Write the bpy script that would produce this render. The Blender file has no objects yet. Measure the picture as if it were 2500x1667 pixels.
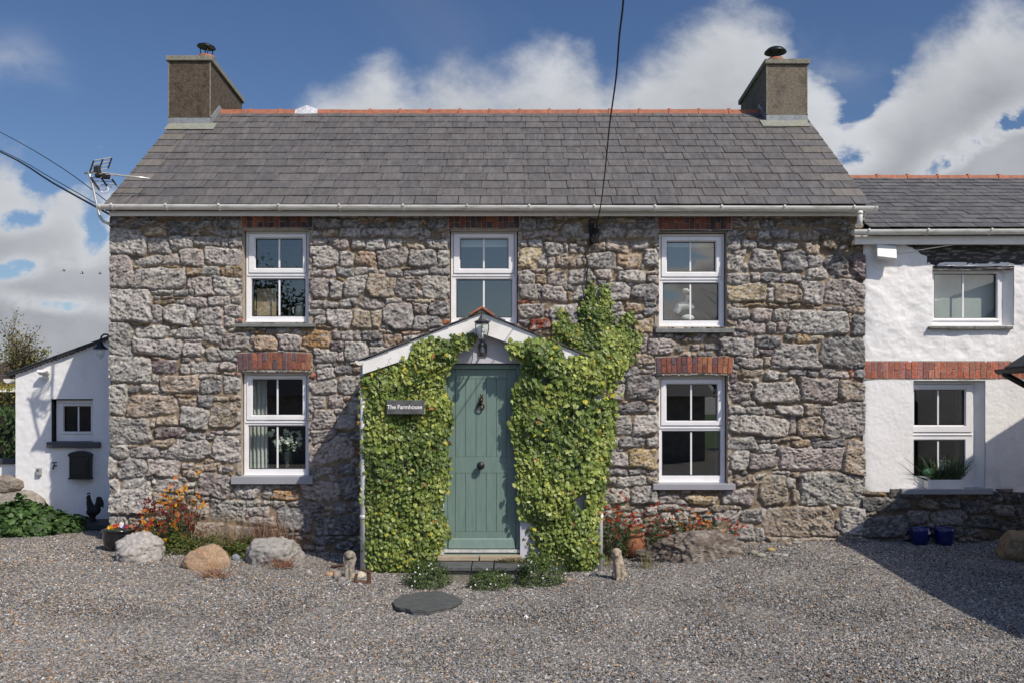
import bpy, bmesh, math, random
import numpy as np
from mathutils import Vector, Matrix
# ------------------------------------------------------------------ camera, sky, sun
S = bpy.context.scene
COL = S.collection
F, PX0, PY0, DW, CH = 2340.0, 1250.0, 1000.0, 12.0, 1.6
SUN = Vector((-.87, 1.0, -1.40))            # travel direction of the sunlight
cam = bpy.data.objects.new('camera', bpy.data.cameras.new('camera'))
COL.objects.link(cam)
cam.location = (0, -DW, CH)
cam.rotation_euler = (math.pi / 2, 0, 0)
cam.data.sensor_width = 36.0
cam.data.lens = F / 2500 * 36
cam.data.shift_y = (PY0 - 833.5) / 2500
cam.data.clip_end = 5000
cam.data.clip_start = .05
S.camera = cam
S.view_settings.view_transform = 'Standard'
S.view_settings.look = 'None'
S.view_settings.exposure = -0.07
S.view_settings.gamma = 1.0
S.cycles.max_bounces = 7
S.cycles.diffuse_bounces = 4
S.cycles.transparent_max_bounces = 12
S.cycles.use_denoising = True
sl = bpy.data.lights.new('sun', 'SUN')
sl.energy, sl.angle, sl.color = 4.4, math.radians(.5), (1.0, .915, .80)
sun = bpy.data.objects.new('sun', sl)
COL.objects.link(sun)
sun.rotation_euler = SUN.to_track_quat('-Z', 'Y').to_euler()
sun.location = (8, -10, 14)


class NT:
    """small node-tree writer"""
    def __init__(s, tree):
        s.t = tree; s.n = tree.nodes; s.l = tree.links
    def put(s, sock, v):
        if isinstance(v, bpy.types.NodeSocket): s.l.new(v, sock)
        elif v is not None:
            if isinstance(v, (tuple, list)) and len(v) == 3 and sock.type == 'RGBA': v = (*v, 1)
            sock.default_value = v
    def new(s, kind, ins=None, **kw):
        n = s.n.new(kind)
        for k, v in kw.items(): setattr(n, k, v)
        for k, v in (ins or {}).items(): s.put(n.inputs[k], v)
        return n
    def m(s, op, a, b=None, c=None, clamp=False):
        n = s.n.new('ShaderNodeMath'); n.operation = op; n.use_clamp = clamp
        for i, v in enumerate((a, b, c)): s.put(n.inputs[i], v)
        return n.outputs[0]
    def mix(s, f, a, b, bt='MIX'):
        n = s.n.new('ShaderNodeMix'); n.data_type = 'RGBA'; n.blend_type = bt
        s.put(n.inputs[0], f); s.put(n.inputs[6], a); s.put(n.inputs[7], b)
        return n.outputs[2]
    def noise(s, vec, scale, detail=4, rough=.55, dist=0.0):
        n = s.new('ShaderNodeTexNoise', {'Scale': scale, 'Detail': detail, 'Roughness': rough, 'Distortion': dist})
        s.put(n.inputs['Vector'], vec)
        return n.outputs['Fac']
    def step(s, x, a, b, o0=0.0, o1=1.0):
        n = s.new('ShaderNodeMapRange', {1: a, 2: b, 3: o0, 4: o1}, interpolation_type='SMOOTHSTEP')
        s.put(n.inputs[0], x)
        return n.outputs[0]


def build_world():
    w = bpy.data.worlds.new('World'); S.world = w; w.use_nodes = True
    t = NT(w.node_tree); t.n.clear()
    sky = t.new('ShaderNodeTexSky', sky_type='NISHITA', sun_disc=False)
    sky.sun_elevation = math.radians(46.6); sky.sun_rotation = math.radians(139)
    sky.altitude = 50; sky.air_density = 1.0; sky.dust_density = .4; sky.ozone_density = 2.0
    tc = t.new('ShaderNodeTexCoord').outputs['Generated']
    sp = t.new('ShaderNodeSeparateXYZ', {0: tc})
    ay = t.m('MAXIMUM', t.m('ABSOLUTE', sp.outputs[1]), .10)
    u = t.m('DIVIDE', sp.outputs[0], ay); v = t.m('DIVIDE', sp.outputs[2], ay)
    uv = t.new('ShaderNodeCombineXYZ', {0: u, 1: v, 2: t.m('MULTIPLY', sp.outputs[1], .6)}).outputs[0]
    uvs = t.new('ShaderNodeVectorMath', {0: uv, 1: (1, 1.35, 1)}, operation='MULTIPLY').outputs[0]
    n1 = t.noise(uvs, 6.5, 9, .60, .25); n2 = t.noise(uvs, 2.6, 6, .55, .5); n3 = t.noise(uvs, 22, 6, .62)
    pts = [(-.6, .27), (-.534, .272), (-.46, .262), (-.40, .245), (-.30, .25), (-.25, .27), (-.222, .302), (-.19, .342), (-.168, .350),
           (-.13, .362), (-.105, .344), (-.06, .366), (-.02, .356), (.02, .367), (.08, .370), (.095, .352), (.12, .36), (.15, .385), (.19, .408),
           (.23, .428), (.262, .416), (.29, .395), (.31, .365), (.335, .345), (.36, .335), (.385, .372), (.43, .392), (.46, .412), (.49, .428), (.534, .432), (.6, .44)]
    fc = t.new('ShaderNodeFloatCurve'); cv = fc.mapping.curves[0]
    P = [((a + .6) / 1.2, b / .6) for a, b in pts]
    cv.points[0].location = P[0]; cv.points[1].location = P[-1]
    for p in P[1:-1]: cv.points.new(*p)
    fc.mapping.update()
    t.put(fc.inputs['Value'], t.m('MULTIPLY', t.m('ADD', u, .6), 1 / 1.2, clamp=True))
    vt = t.m('MULTIPLY', fc.outputs[0], .6)
    d = t.m('SUBTRACT', vt, v)                        # >0 inside the cumulus
    d = t.m('ADD', d, t.m('MULTIPLY', t.m('SUBTRACT', n1, .5), .125))
    d = t.m('ADD', d, t.m('MULTIPLY', t.m('SUBTRACT', n3, .5), .060))
    def blob(px, py, a, b, ang, k):
        cu, cvv = (px - PX0) / F, (PY0 - py) / F
        c, s_ = math.cos(ang), math.sin(ang)
        du = t.m('SUBTRACT', u, cu); dv = t.m('SUBTRACT', v, cvv)
        p = t.m('MULTIPLY', t.m('ADD', t.m('MULTIPLY', du, c), t.m('MULTIPLY', dv, s_)), F / a)
        q = t.m('MULTIPLY', t.m('SUBTRACT', t.m('MULTIPLY', dv, c), t.m('MULTIPLY', du, s_)), F / b)
        e = t.m('ADD', t.m('MULTIPLY', p, p), t.m('MULTIPLY', q, q))
        return t.m('MULTIPLY', t.m('POWER', 2.718, t.m('MULTIPLY', e, -1.0)), k)
    holes = [(2075, 165, 95, 60, -.7, .15), (2105, 245, 60, 34, .9, .14), (2070, 300, 60, 26, .9, .09), (2070, 394, 70, 34, .2, .15), (2390, 352, 150, 36, .55, .20),
             (2485, 300, 60, 26, .3, .10), (1995, 330, 26, 18, .8, .08), (2150, 105, 60, 40, -.5, .08), (130, 425, 75, 42, .3, .15), (60, 655, 130, 30, .1, .17), (235, 565, 40, 60, 0, .16), (60, 535, 80, 30, .2, .12),
             (330, 430, 90, 60, 0, .12), (150, 745, 200, 26, -.1, .15)]
    hn = t.step(t.m('ADD', n1, t.m('MULTIPLY', n3, .25)), .40, .82, 2.1, .3)
    for h in holes: d = t.m('SUBTRACT', d, t.m('MULTIPLY', blob(*h), hn))
    mask = t.step(d, -.022, .046)
    back = t.step(sp.outputs[1], .1, -.25)
    d = t.m('SUBTRACT', d, t.m('MULTIPLY', t.m('MULTIPLY', back, t.step(n2, .42, .60)), .40))
    mask = t.step(d, -.022, .046)
    wisp = t.m('MULTIPLY', t.step(n2, .52, .80), .30)
    wb = t.m('MULTIPLY', t.m('ADD', blob(10, 150, 90, 60, .2, 1), blob(110, 170, 90, 50, -.5, .6)), t.step(n1, .40, .7))
    wb = t.m('ADD', wb, t.m('MULTIPLY', blob(1980, 150, 200, 60, 0, 1), t.step(n1, .42, .7)))
    mask = t.m('MAXIMUM', mask, t.m('MULTIPLY', wb, .32, clamp=True))
    lit = t.step(t.m('ADD', d, t.m('MULTIPLY', t.m('SUBTRACT', n2, .5), -.16)), .02, .16, 1.0, 0.0)
    puff = t.step(n1, .30, .72)
    br = t.m('ADD', t.m('MULTIPLY', lit, .58), t.m('MULTIPLY', puff, .42))
    cl = t.mix(br, (3.1, 3.3, 3.62), (6.9, 7.1, 7.5))
    blue = t.new('ShaderNodeHueSaturation', {'Hue': .510, 'Saturation': 1.18, 'Value': .88, 'Color': sky.outputs[0]}).outputs[0]
    blue = t.mix(t.m('MULTIPLY', wisp, .35), blue, (4.2, 4.5, 5.0))
    out = t.mix(mask, blue, cl)
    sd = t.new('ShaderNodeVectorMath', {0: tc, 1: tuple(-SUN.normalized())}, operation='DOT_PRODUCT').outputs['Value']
    sky_fill = t.m('ADD', 1.0, t.m('MULTIPLY', t.m('POWER', t.m('MAXIMUM', sd, 0.0), 2.0), 1.7))      # extra sky brightness round the sun, added as fill for shaded walls
    fill_tint = t.mix(t.m('MULTIPLY', t.m('SUBTRACT', sky_fill, 1.0), .5, clamp=True), (1, 1, 1), (1.25, 1.0, .78))
    out = t.new('ShaderNodeVectorMath', {0: out, 1: sky_fill}, operation='MULTIPLY').outputs[0]
    out = t.new('ShaderNodeVectorMath', {0: out, 1: fill_tint}, operation='MULTIPLY').outputs[0]
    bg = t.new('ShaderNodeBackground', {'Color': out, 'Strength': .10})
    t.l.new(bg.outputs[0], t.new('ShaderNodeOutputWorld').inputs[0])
build_world()


# ------------------------------------------------------------------ helpers
def W(px, py, Y):
    """photo pixel (2500 wide) on the upright plane at depth Y -> world"""
    k = (DW + Y) / F
    return Vector(((px - PX0) * k, Y, CH + (PY0 - py) * k))
def U(a, b): return random.uniform(a, b)
_T2 = np.random.RandomState(7).rand(256, 256)
_T3 = np.random.RandomState(8).rand(64, 64, 64)
def vn2(x, y):
    xi, yi = np.floor(x).astype(int), np.floor(y).astype(int)
    fx, fy = x - xi, y - yi
    fx, fy = fx * fx * (3 - 2 * fx), fy * fy * (3 - 2 * fy)
    a, b = _T2[xi & 255, yi & 255], _T2[(xi + 1) & 255, yi & 255]
    c, d = _T2[xi & 255, (yi + 1) & 255], _T2[(xi + 1) & 255, (yi + 1) & 255]
    return (a + (b - a) * fx) * (1 - fy) + (c + (d - c) * fx) * fy
def fb2(x, y, o=4, g=.5):
    s, a, n = 0, 1., 0
    for i in range(o):
        s = s + a * vn2(x + 17.3 * i, y + 9.1 * i); n += a; a *= g; x = x * 2.03; y = y * 2.03
    return s / n * 2 - 1
def vn3(p):
    i = np.floor(p).astype(int); f = p - i; f = f * f * (3 - 2 * f)
    r = 0
    for dx in (0, 1):
        for dy in (0, 1):
            for dz in (0, 1):
                w = (f[:, 0] if dx else 1 - f[:, 0]) * (f[:, 1] if dy else 1 - f[:, 1]) * (f[:, 2] if dz else 1 - f[:, 2])
                r = r + w * _T3[(i[:, 0] + dx) & 63, (i[:, 1] + dy) & 63, (i[:, 2] + dz) & 63]
    return r
def fb3(p, o=4, g=.5):
    s, a, n = 0, 1., 0
    for i in range(o):
        s = s + a * vn3(p + 11.7 * i); n += a; a *= g; p = p * 2.03
    return s / n * 2 - 1


def link(o, parent=None):
    COL.objects.link(o)
    if parent is not None:
        o.parent = parent
        if parent.type == 'EMPTY': o.matrix_parent_inverse = Matrix.Translation(-parent.location)
    return o
def tag(o, label, cat=None, group=None, kind=None):
    if label: o['label'] = label
    if cat: o['category'] = cat
    if group: o['group'] = group
    if kind: o['kind'] = kind
    return o
def thing(name, label, cat, loc, group=None):
    e = bpy.data.objects.new(name, None); e.location = loc; e.empty_display_size = .1
    COL.objects.link(e)
    return tag(e, label, cat, group)
def npmesh(name, V, Fc, mat, parent=None, col=None, smooth=False, sizes=None):
    """V (n,3); Fc (m,k) faces of one size; col (n,3) point colours"""
    me = bpy.data.meshes.new(name)
    V = np.asarray(V, np.float32); Fc = np.asarray(Fc, np.int32)
    m, k = Fc.shape
    me.vertices.add(len(V)); me.vertices.foreach_set('co', V.ravel())
    me.loops.add(m * k); me.loops.foreach_set('vertex_index', Fc.ravel())
    me.polygons.add(m); me.polygons.foreach_set('loop_start', np.arange(0, m * k, k, dtype=np.int32))
    me.polygons.foreach_set('loop_total', np.full(m, k, np.int32))
    me.polygons.foreach_set('use_smooth', np.full(m, bool(smooth)))
    if col is not None:
        a = me.color_attributes.new('Col', 'FLOAT_COLOR', 'POINT')
        a.data.foreach_set('color', np.c_[np.asarray(col, np.float32), np.ones(len(V), np.float32)].ravel())
    me.update(); me.validate()
    if mat: me.materials.append(mat)
    return link(bpy.data.objects.new(name, me), parent)


class MB:
    """collects shapes, builds one mesh"""
    def __init__(s): s.v = []; s.f = []; s.c = []; s.cc = (1, 1, 1)
    def add(s, vs, fs):
        b = len(s.v); s.v += [tuple(p) for p in vs]; s.c += [s.cc] * len(vs)
        s.f += [tuple(i + b for i in f) for f in fs]
        return s
    def box(s, x0, x1, y0, y1, z0, z1):
        return s.add([(x, y, z) for z in (z0, z1) for y in (y0, y1) for x in (x0, x1)],
                     [(0, 2, 3, 1), (4, 5, 7, 6), (0, 1, 5, 4), (2, 6, 7, 3), (0, 4, 6, 2), (1, 3, 7, 5)])
    def obox(s, c, ax, ay, az):
        """box from centre and three half-axis vectors"""
        c, ax, ay, az = map(Vector, (c, ax, ay, az))
        return s.add([c + ax * i + ay * j + az * k for k in (-1, 1) for j in (-1, 1) for i in (-1, 1)],
                     [(0, 2, 3, 1), (4, 5, 7, 6), (0, 1, 5, 4), (2, 6, 7, 3), (0, 4, 6, 2), (1, 3, 7, 5)])
    def prism(s, poly, d):
        """closed polygon of 3-D points extruded by vector d"""
        n = len(poly); d = Vector(d); P = [Vector(p) for p in poly]
        return s.add(P + [p + d for p in P], [tuple(range(n)), tuple(range(2 * n - 1, n - 1, -1))] +
                     [(i, i + n, (i + 1) % n + n, (i + 1) % n) for i in range(n)])
    def tube(s, path, r, seg=8, cap=True):
        P = [Vector(p) for p in path]; n = len(P)
        R = list(r) if hasattr(r, '__len__') else [r] * n
        vs, fs = [], []; up = None
        for i, p in enumerate(P):
            t = (P[min(i + 1, n - 1)] - P[max(i - 1, 0)]).normalized()
            if up is None: up = Vector((0, 0, 1)) if abs(t.z) < .9 else Vector((0, 1, 0))
            a = t.cross(up).normalized(); b = a.cross(t).normalized(); up = b
            for k in range(seg):
                w = 2 * math.pi * k / seg
                vs.append(p + (a * math.cos(w) + b * math.sin(w)) * R[i])
        for i in range(n - 1):
            for k in range(seg):
                k2 = (k + 1) % seg
                fs.append((i * seg + k, i * seg + k2, (i + 1) * seg + k2, (i + 1) * seg + k))
        if cap: fs += [tuple(range(seg - 1, -1, -1)), tuple(range((n - 1) * seg, n * seg))]
        return s.add(vs, fs)
    def lathe(s, prof, c, seg=24, closed=False):
        """profile of (r,z) around vertical axis at c"""
        vs = [(c[0] + r * math.cos(2 * math.pi * k / seg), c[1] + r * math.sin(2 * math.pi * k / seg), c[2] + z) for r, z in prof for k in range(seg)]
        fs = []
        for i in range(len(prof) - 1):
            for k in range(seg):
                k2 = (k + 1) % seg
                fs.append((i * seg + k, i * seg + k2, (i + 1) * seg + k2, (i + 1) * seg + k))
        n = len(prof)
        fs += [tuple(range(seg - 1, -1, -1)), tuple(range((n - 1) * seg, n * seg))]
        return s.add(vs, fs)
    def ball(s, c, rx, ry=None, rz=None, seg=16, rot=None):
        ry = rx if ry is None else ry; rz = rx if rz is None else rz
        rows = max(6, seg // 2); vs = []; fs = []
        for i in range(rows + 1):
            a = math.pi * i / rows
            for k in range(seg):
                b = 2 * math.pi * k / seg
                p = Vector((rx * math.sin(a) * math.cos(b), ry * math.sin(a) * math.sin(b), rz * math.cos(a)))
                if rot is not None: p = rot @ p
                vs.append(p + Vector(c))
        for i in range(rows):
            for k in range(seg):
                k2 = (k + 1) % seg
                fs.append((i * seg + k, (i + 1) * seg + k, (i + 1) * seg + k2, i * seg + k2))
        return s.add(vs, fs)
    def build(s, name, mat, parent=None, smooth=False, bevel=0, col=False, label=None):
        me = bpy.data.meshes.new(name); me.from_pydata(s.v, [], s.f)
        if col:
            a = me.color_attributes.new('Col', 'FLOAT_COLOR', 'POINT')
            a.data.foreach_set('color', np.c_[np.array(s.c, np.float32), np.ones(len(s.v), np.float32)].ravel())
        if mat: me.materials.append(mat)
        if smooth: me.polygons.foreach_set('use_smooth', [True] * len(me.polygons))
        me.validate(); me.update()
        o = link(bpy.data.objects.new(name, me), parent)
        if bevel:
            b = o.modifiers.new('bevel', 'BEVEL'); b.width = bevel; b.segments = 2; b.limit_method = 'ANGLE'
        if label: o['label'] = label
        return o
    def fuse(s, name, mat, parent=None, voxel=.01, disp=0, sm=2):
        o = s.build(name, mat, parent, True)
        r = o.modifiers.new('fuse', 'REMESH'); r.mode = 'VOXEL'; r.voxel_size = voxel; r.use_smooth_shade = True
        q = o.modifiers.new('soften', 'SMOOTH'); q.iterations = sm; q.factor = .5
        return o


MATS = {}
def M(name, col=None, rough=.6, var=.18, scale=9, bump=0.0, bscale=60, metal=0, spec=.5, stain=None, stain_amt=.5, stain_scale=3, attr=False, coat=0, trans=0, aniso=(1, 1, 1)):
    if name in MATS: return MATS[name]
    m = bpy.data.materials.new(name); m.use_nodes = True
    t = NT(m.node_tree); b = t.n['Principled BSDF']
    tc = t.new('ShaderNodeTexCoord').outputs['Object']
    vec = t.new('ShaderNodeVectorMath', {0: tc, 1: aniso}, operation='MULTIPLY').outputs[0]
    base = t.new('ShaderNodeAttribute', attribute_name='Col').outputs['Color'] if attr else None
    if base is None:
        rgb = t.new('ShaderNodeRGB'); rgb.outputs[0].default_value = (*col, 1); base = rgb.outputs[0]
    if var:
        k = t.step(t.noise(vec, scale, 6, .6), .25, .75, 1 - var, 1 + var)
        vm = t.new('ShaderNodeVectorMath', {0: base, 1: k}, operation='MULTIPLY'); base = vm.outputs[0]
    if stain:
        base = t.mix(t.m('MULTIPLY', t.step(t.noise(vec, stain_scale, 7, .65), .45, .72), stain_amt), base, stain)
    t.put(b.inputs['Base Color'], base)
    b.inputs['Roughness'].default_value = rough; b.inputs['Metallic'].default_value = metal
    b.inputs['Specular IOR Level'].default_value = spec
    b.inputs['Coat Weight'].default_value = coat
    if trans:
        tr = t.new('ShaderNodeBsdfTranslucent'); t.put(tr.inputs[0], base)
        mx = t.new('ShaderNodeMixShader', {0: trans})
        t.l.new(b.outputs[0], mx.inputs[1]); t.l.new(tr.outputs[0], mx.inputs[2])
        t.l.new(mx.outputs[0], t.n['Material Output'].inputs[0])
    if bump:
        bn = t.new('ShaderNodeBump', {'Strength': 1.0, 'Distance': bump})
        t.l.new(t.noise(vec, bscale, 6, .65), bn.inputs['Height']); t.l.new(bn.outputs[0], b.inputs['Normal'])
    MATS[name] = m
    return m


def glass_mat(name, refl=.16, tint=(.92, .95, .95), rough=0.0):
    if name in MATS: return MATS[name]
    m = bpy.data.materials.new(name); m.use_nodes = True
    t = NT(m.node_tree); t.n.remove(t.n['Principled BSDF'])
    tr = t.new('ShaderNodeBsdfTransparent', {'Color': tint}); gl = t.new('ShaderNodeBsdfGlossy', {'Color': (1, 1, 1), 'Roughness': rough})
    ge = t.new('ShaderNodeNewGeometry'); dt = t.new('ShaderNodeVectorMath', {0: ge.outputs['Normal'], 1: ge.outputs['Incoming']}, operation='DOT_PRODUCT').outputs['Value']
    fr = t.m('POWER', t.m('SUBTRACT', 1.0, t.m('ABSOLUTE', dt), clamp=True), 5.0)
    mx = t.new('ShaderNodeMixShader', {0: t.m('ADD', t.m('MULTIPLY', fr, 1 - refl), refl, clamp=True)})
    t.l.new(tr.outputs[0], mx.inputs[1]); t.l.new(gl.outputs[0], mx.inputs[2])
    t.l.new(mx.outputs[0], t.n['Material Output'].inputs[0])
    MATS[name] = m
    return m


# ------------------------------------------------------------------ ground
GP = np.array([(3.59, 0, 0), (4.4, 0, -.03), (5.6, 0, -.04), (-4.9, 0, -.03), (-2.59, 0, -.18), (-1.8, -1, -.28), (0, -1.35, -.275), (1.1, -1, -.257),
               (-4.2, -1.3, -.105), (-3.4, -1.5, -.163), (-2.65, -.8, -.16), (-4.9, -.4, -.07), (2.1, -.9, -.14), (1.2, -1.3, -.28), (-1.8, -1.4, -.27),
               (-.8, -2.4, -.377), (0, -5, -.395), (4.35, -3.85, -.35), (-5, -4, -.36), (-6, 1.9, -.034), (-7, 1, -.04), (8, 0, -.05), (0, 0, -.18), (2.5, 0, -.1),
               (-6.5, -1.5, -.12), (6, -2, -.2), (7, -5, -.38), (-8, -6, -.4), (0, -9, -.4), (0, 3, -.1), (8, 4, -.05), (-9, 4, -.04), (3, -3, -.37), (-3, -3.2, -.36), (4.2, -1, -.11), (4.2, -2, -.20), (4.2, -3, -.29), (5.5, -1, -.10), (5.5, -3, -.28), (5.2, -2, -.19)])
def zg(x, y):
    x = np.asarray(x, float); y = np.asarray(y, float)
    n = 0; dn = 0
    for gx, gy, gz in GP:
        w = np.exp(-((x - gx) ** 2 + (y - gy) ** 2) / (2 * .78 ** 2)) + 1e-5 / (.2 + (x - gx) ** 2 + (y - gy) ** 2) ** 2
        n = n + w * gz; dn = dn + w
    return n / dn
def G(px, py):
    """photo pixel -> point on the ground"""
    y = -1.0
    for _ in range(40):
        k = (DW + y) / F; x = (px - PX0) * k
        z = float(zg(x, y)); y += .6 * ((CH - z) * F / (py - PY0) - DW - y)
    return Vector(((px - PX0) * (DW + y) / F, y, float(zg((px - PX0) * (DW + y) / F, y))))
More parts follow.
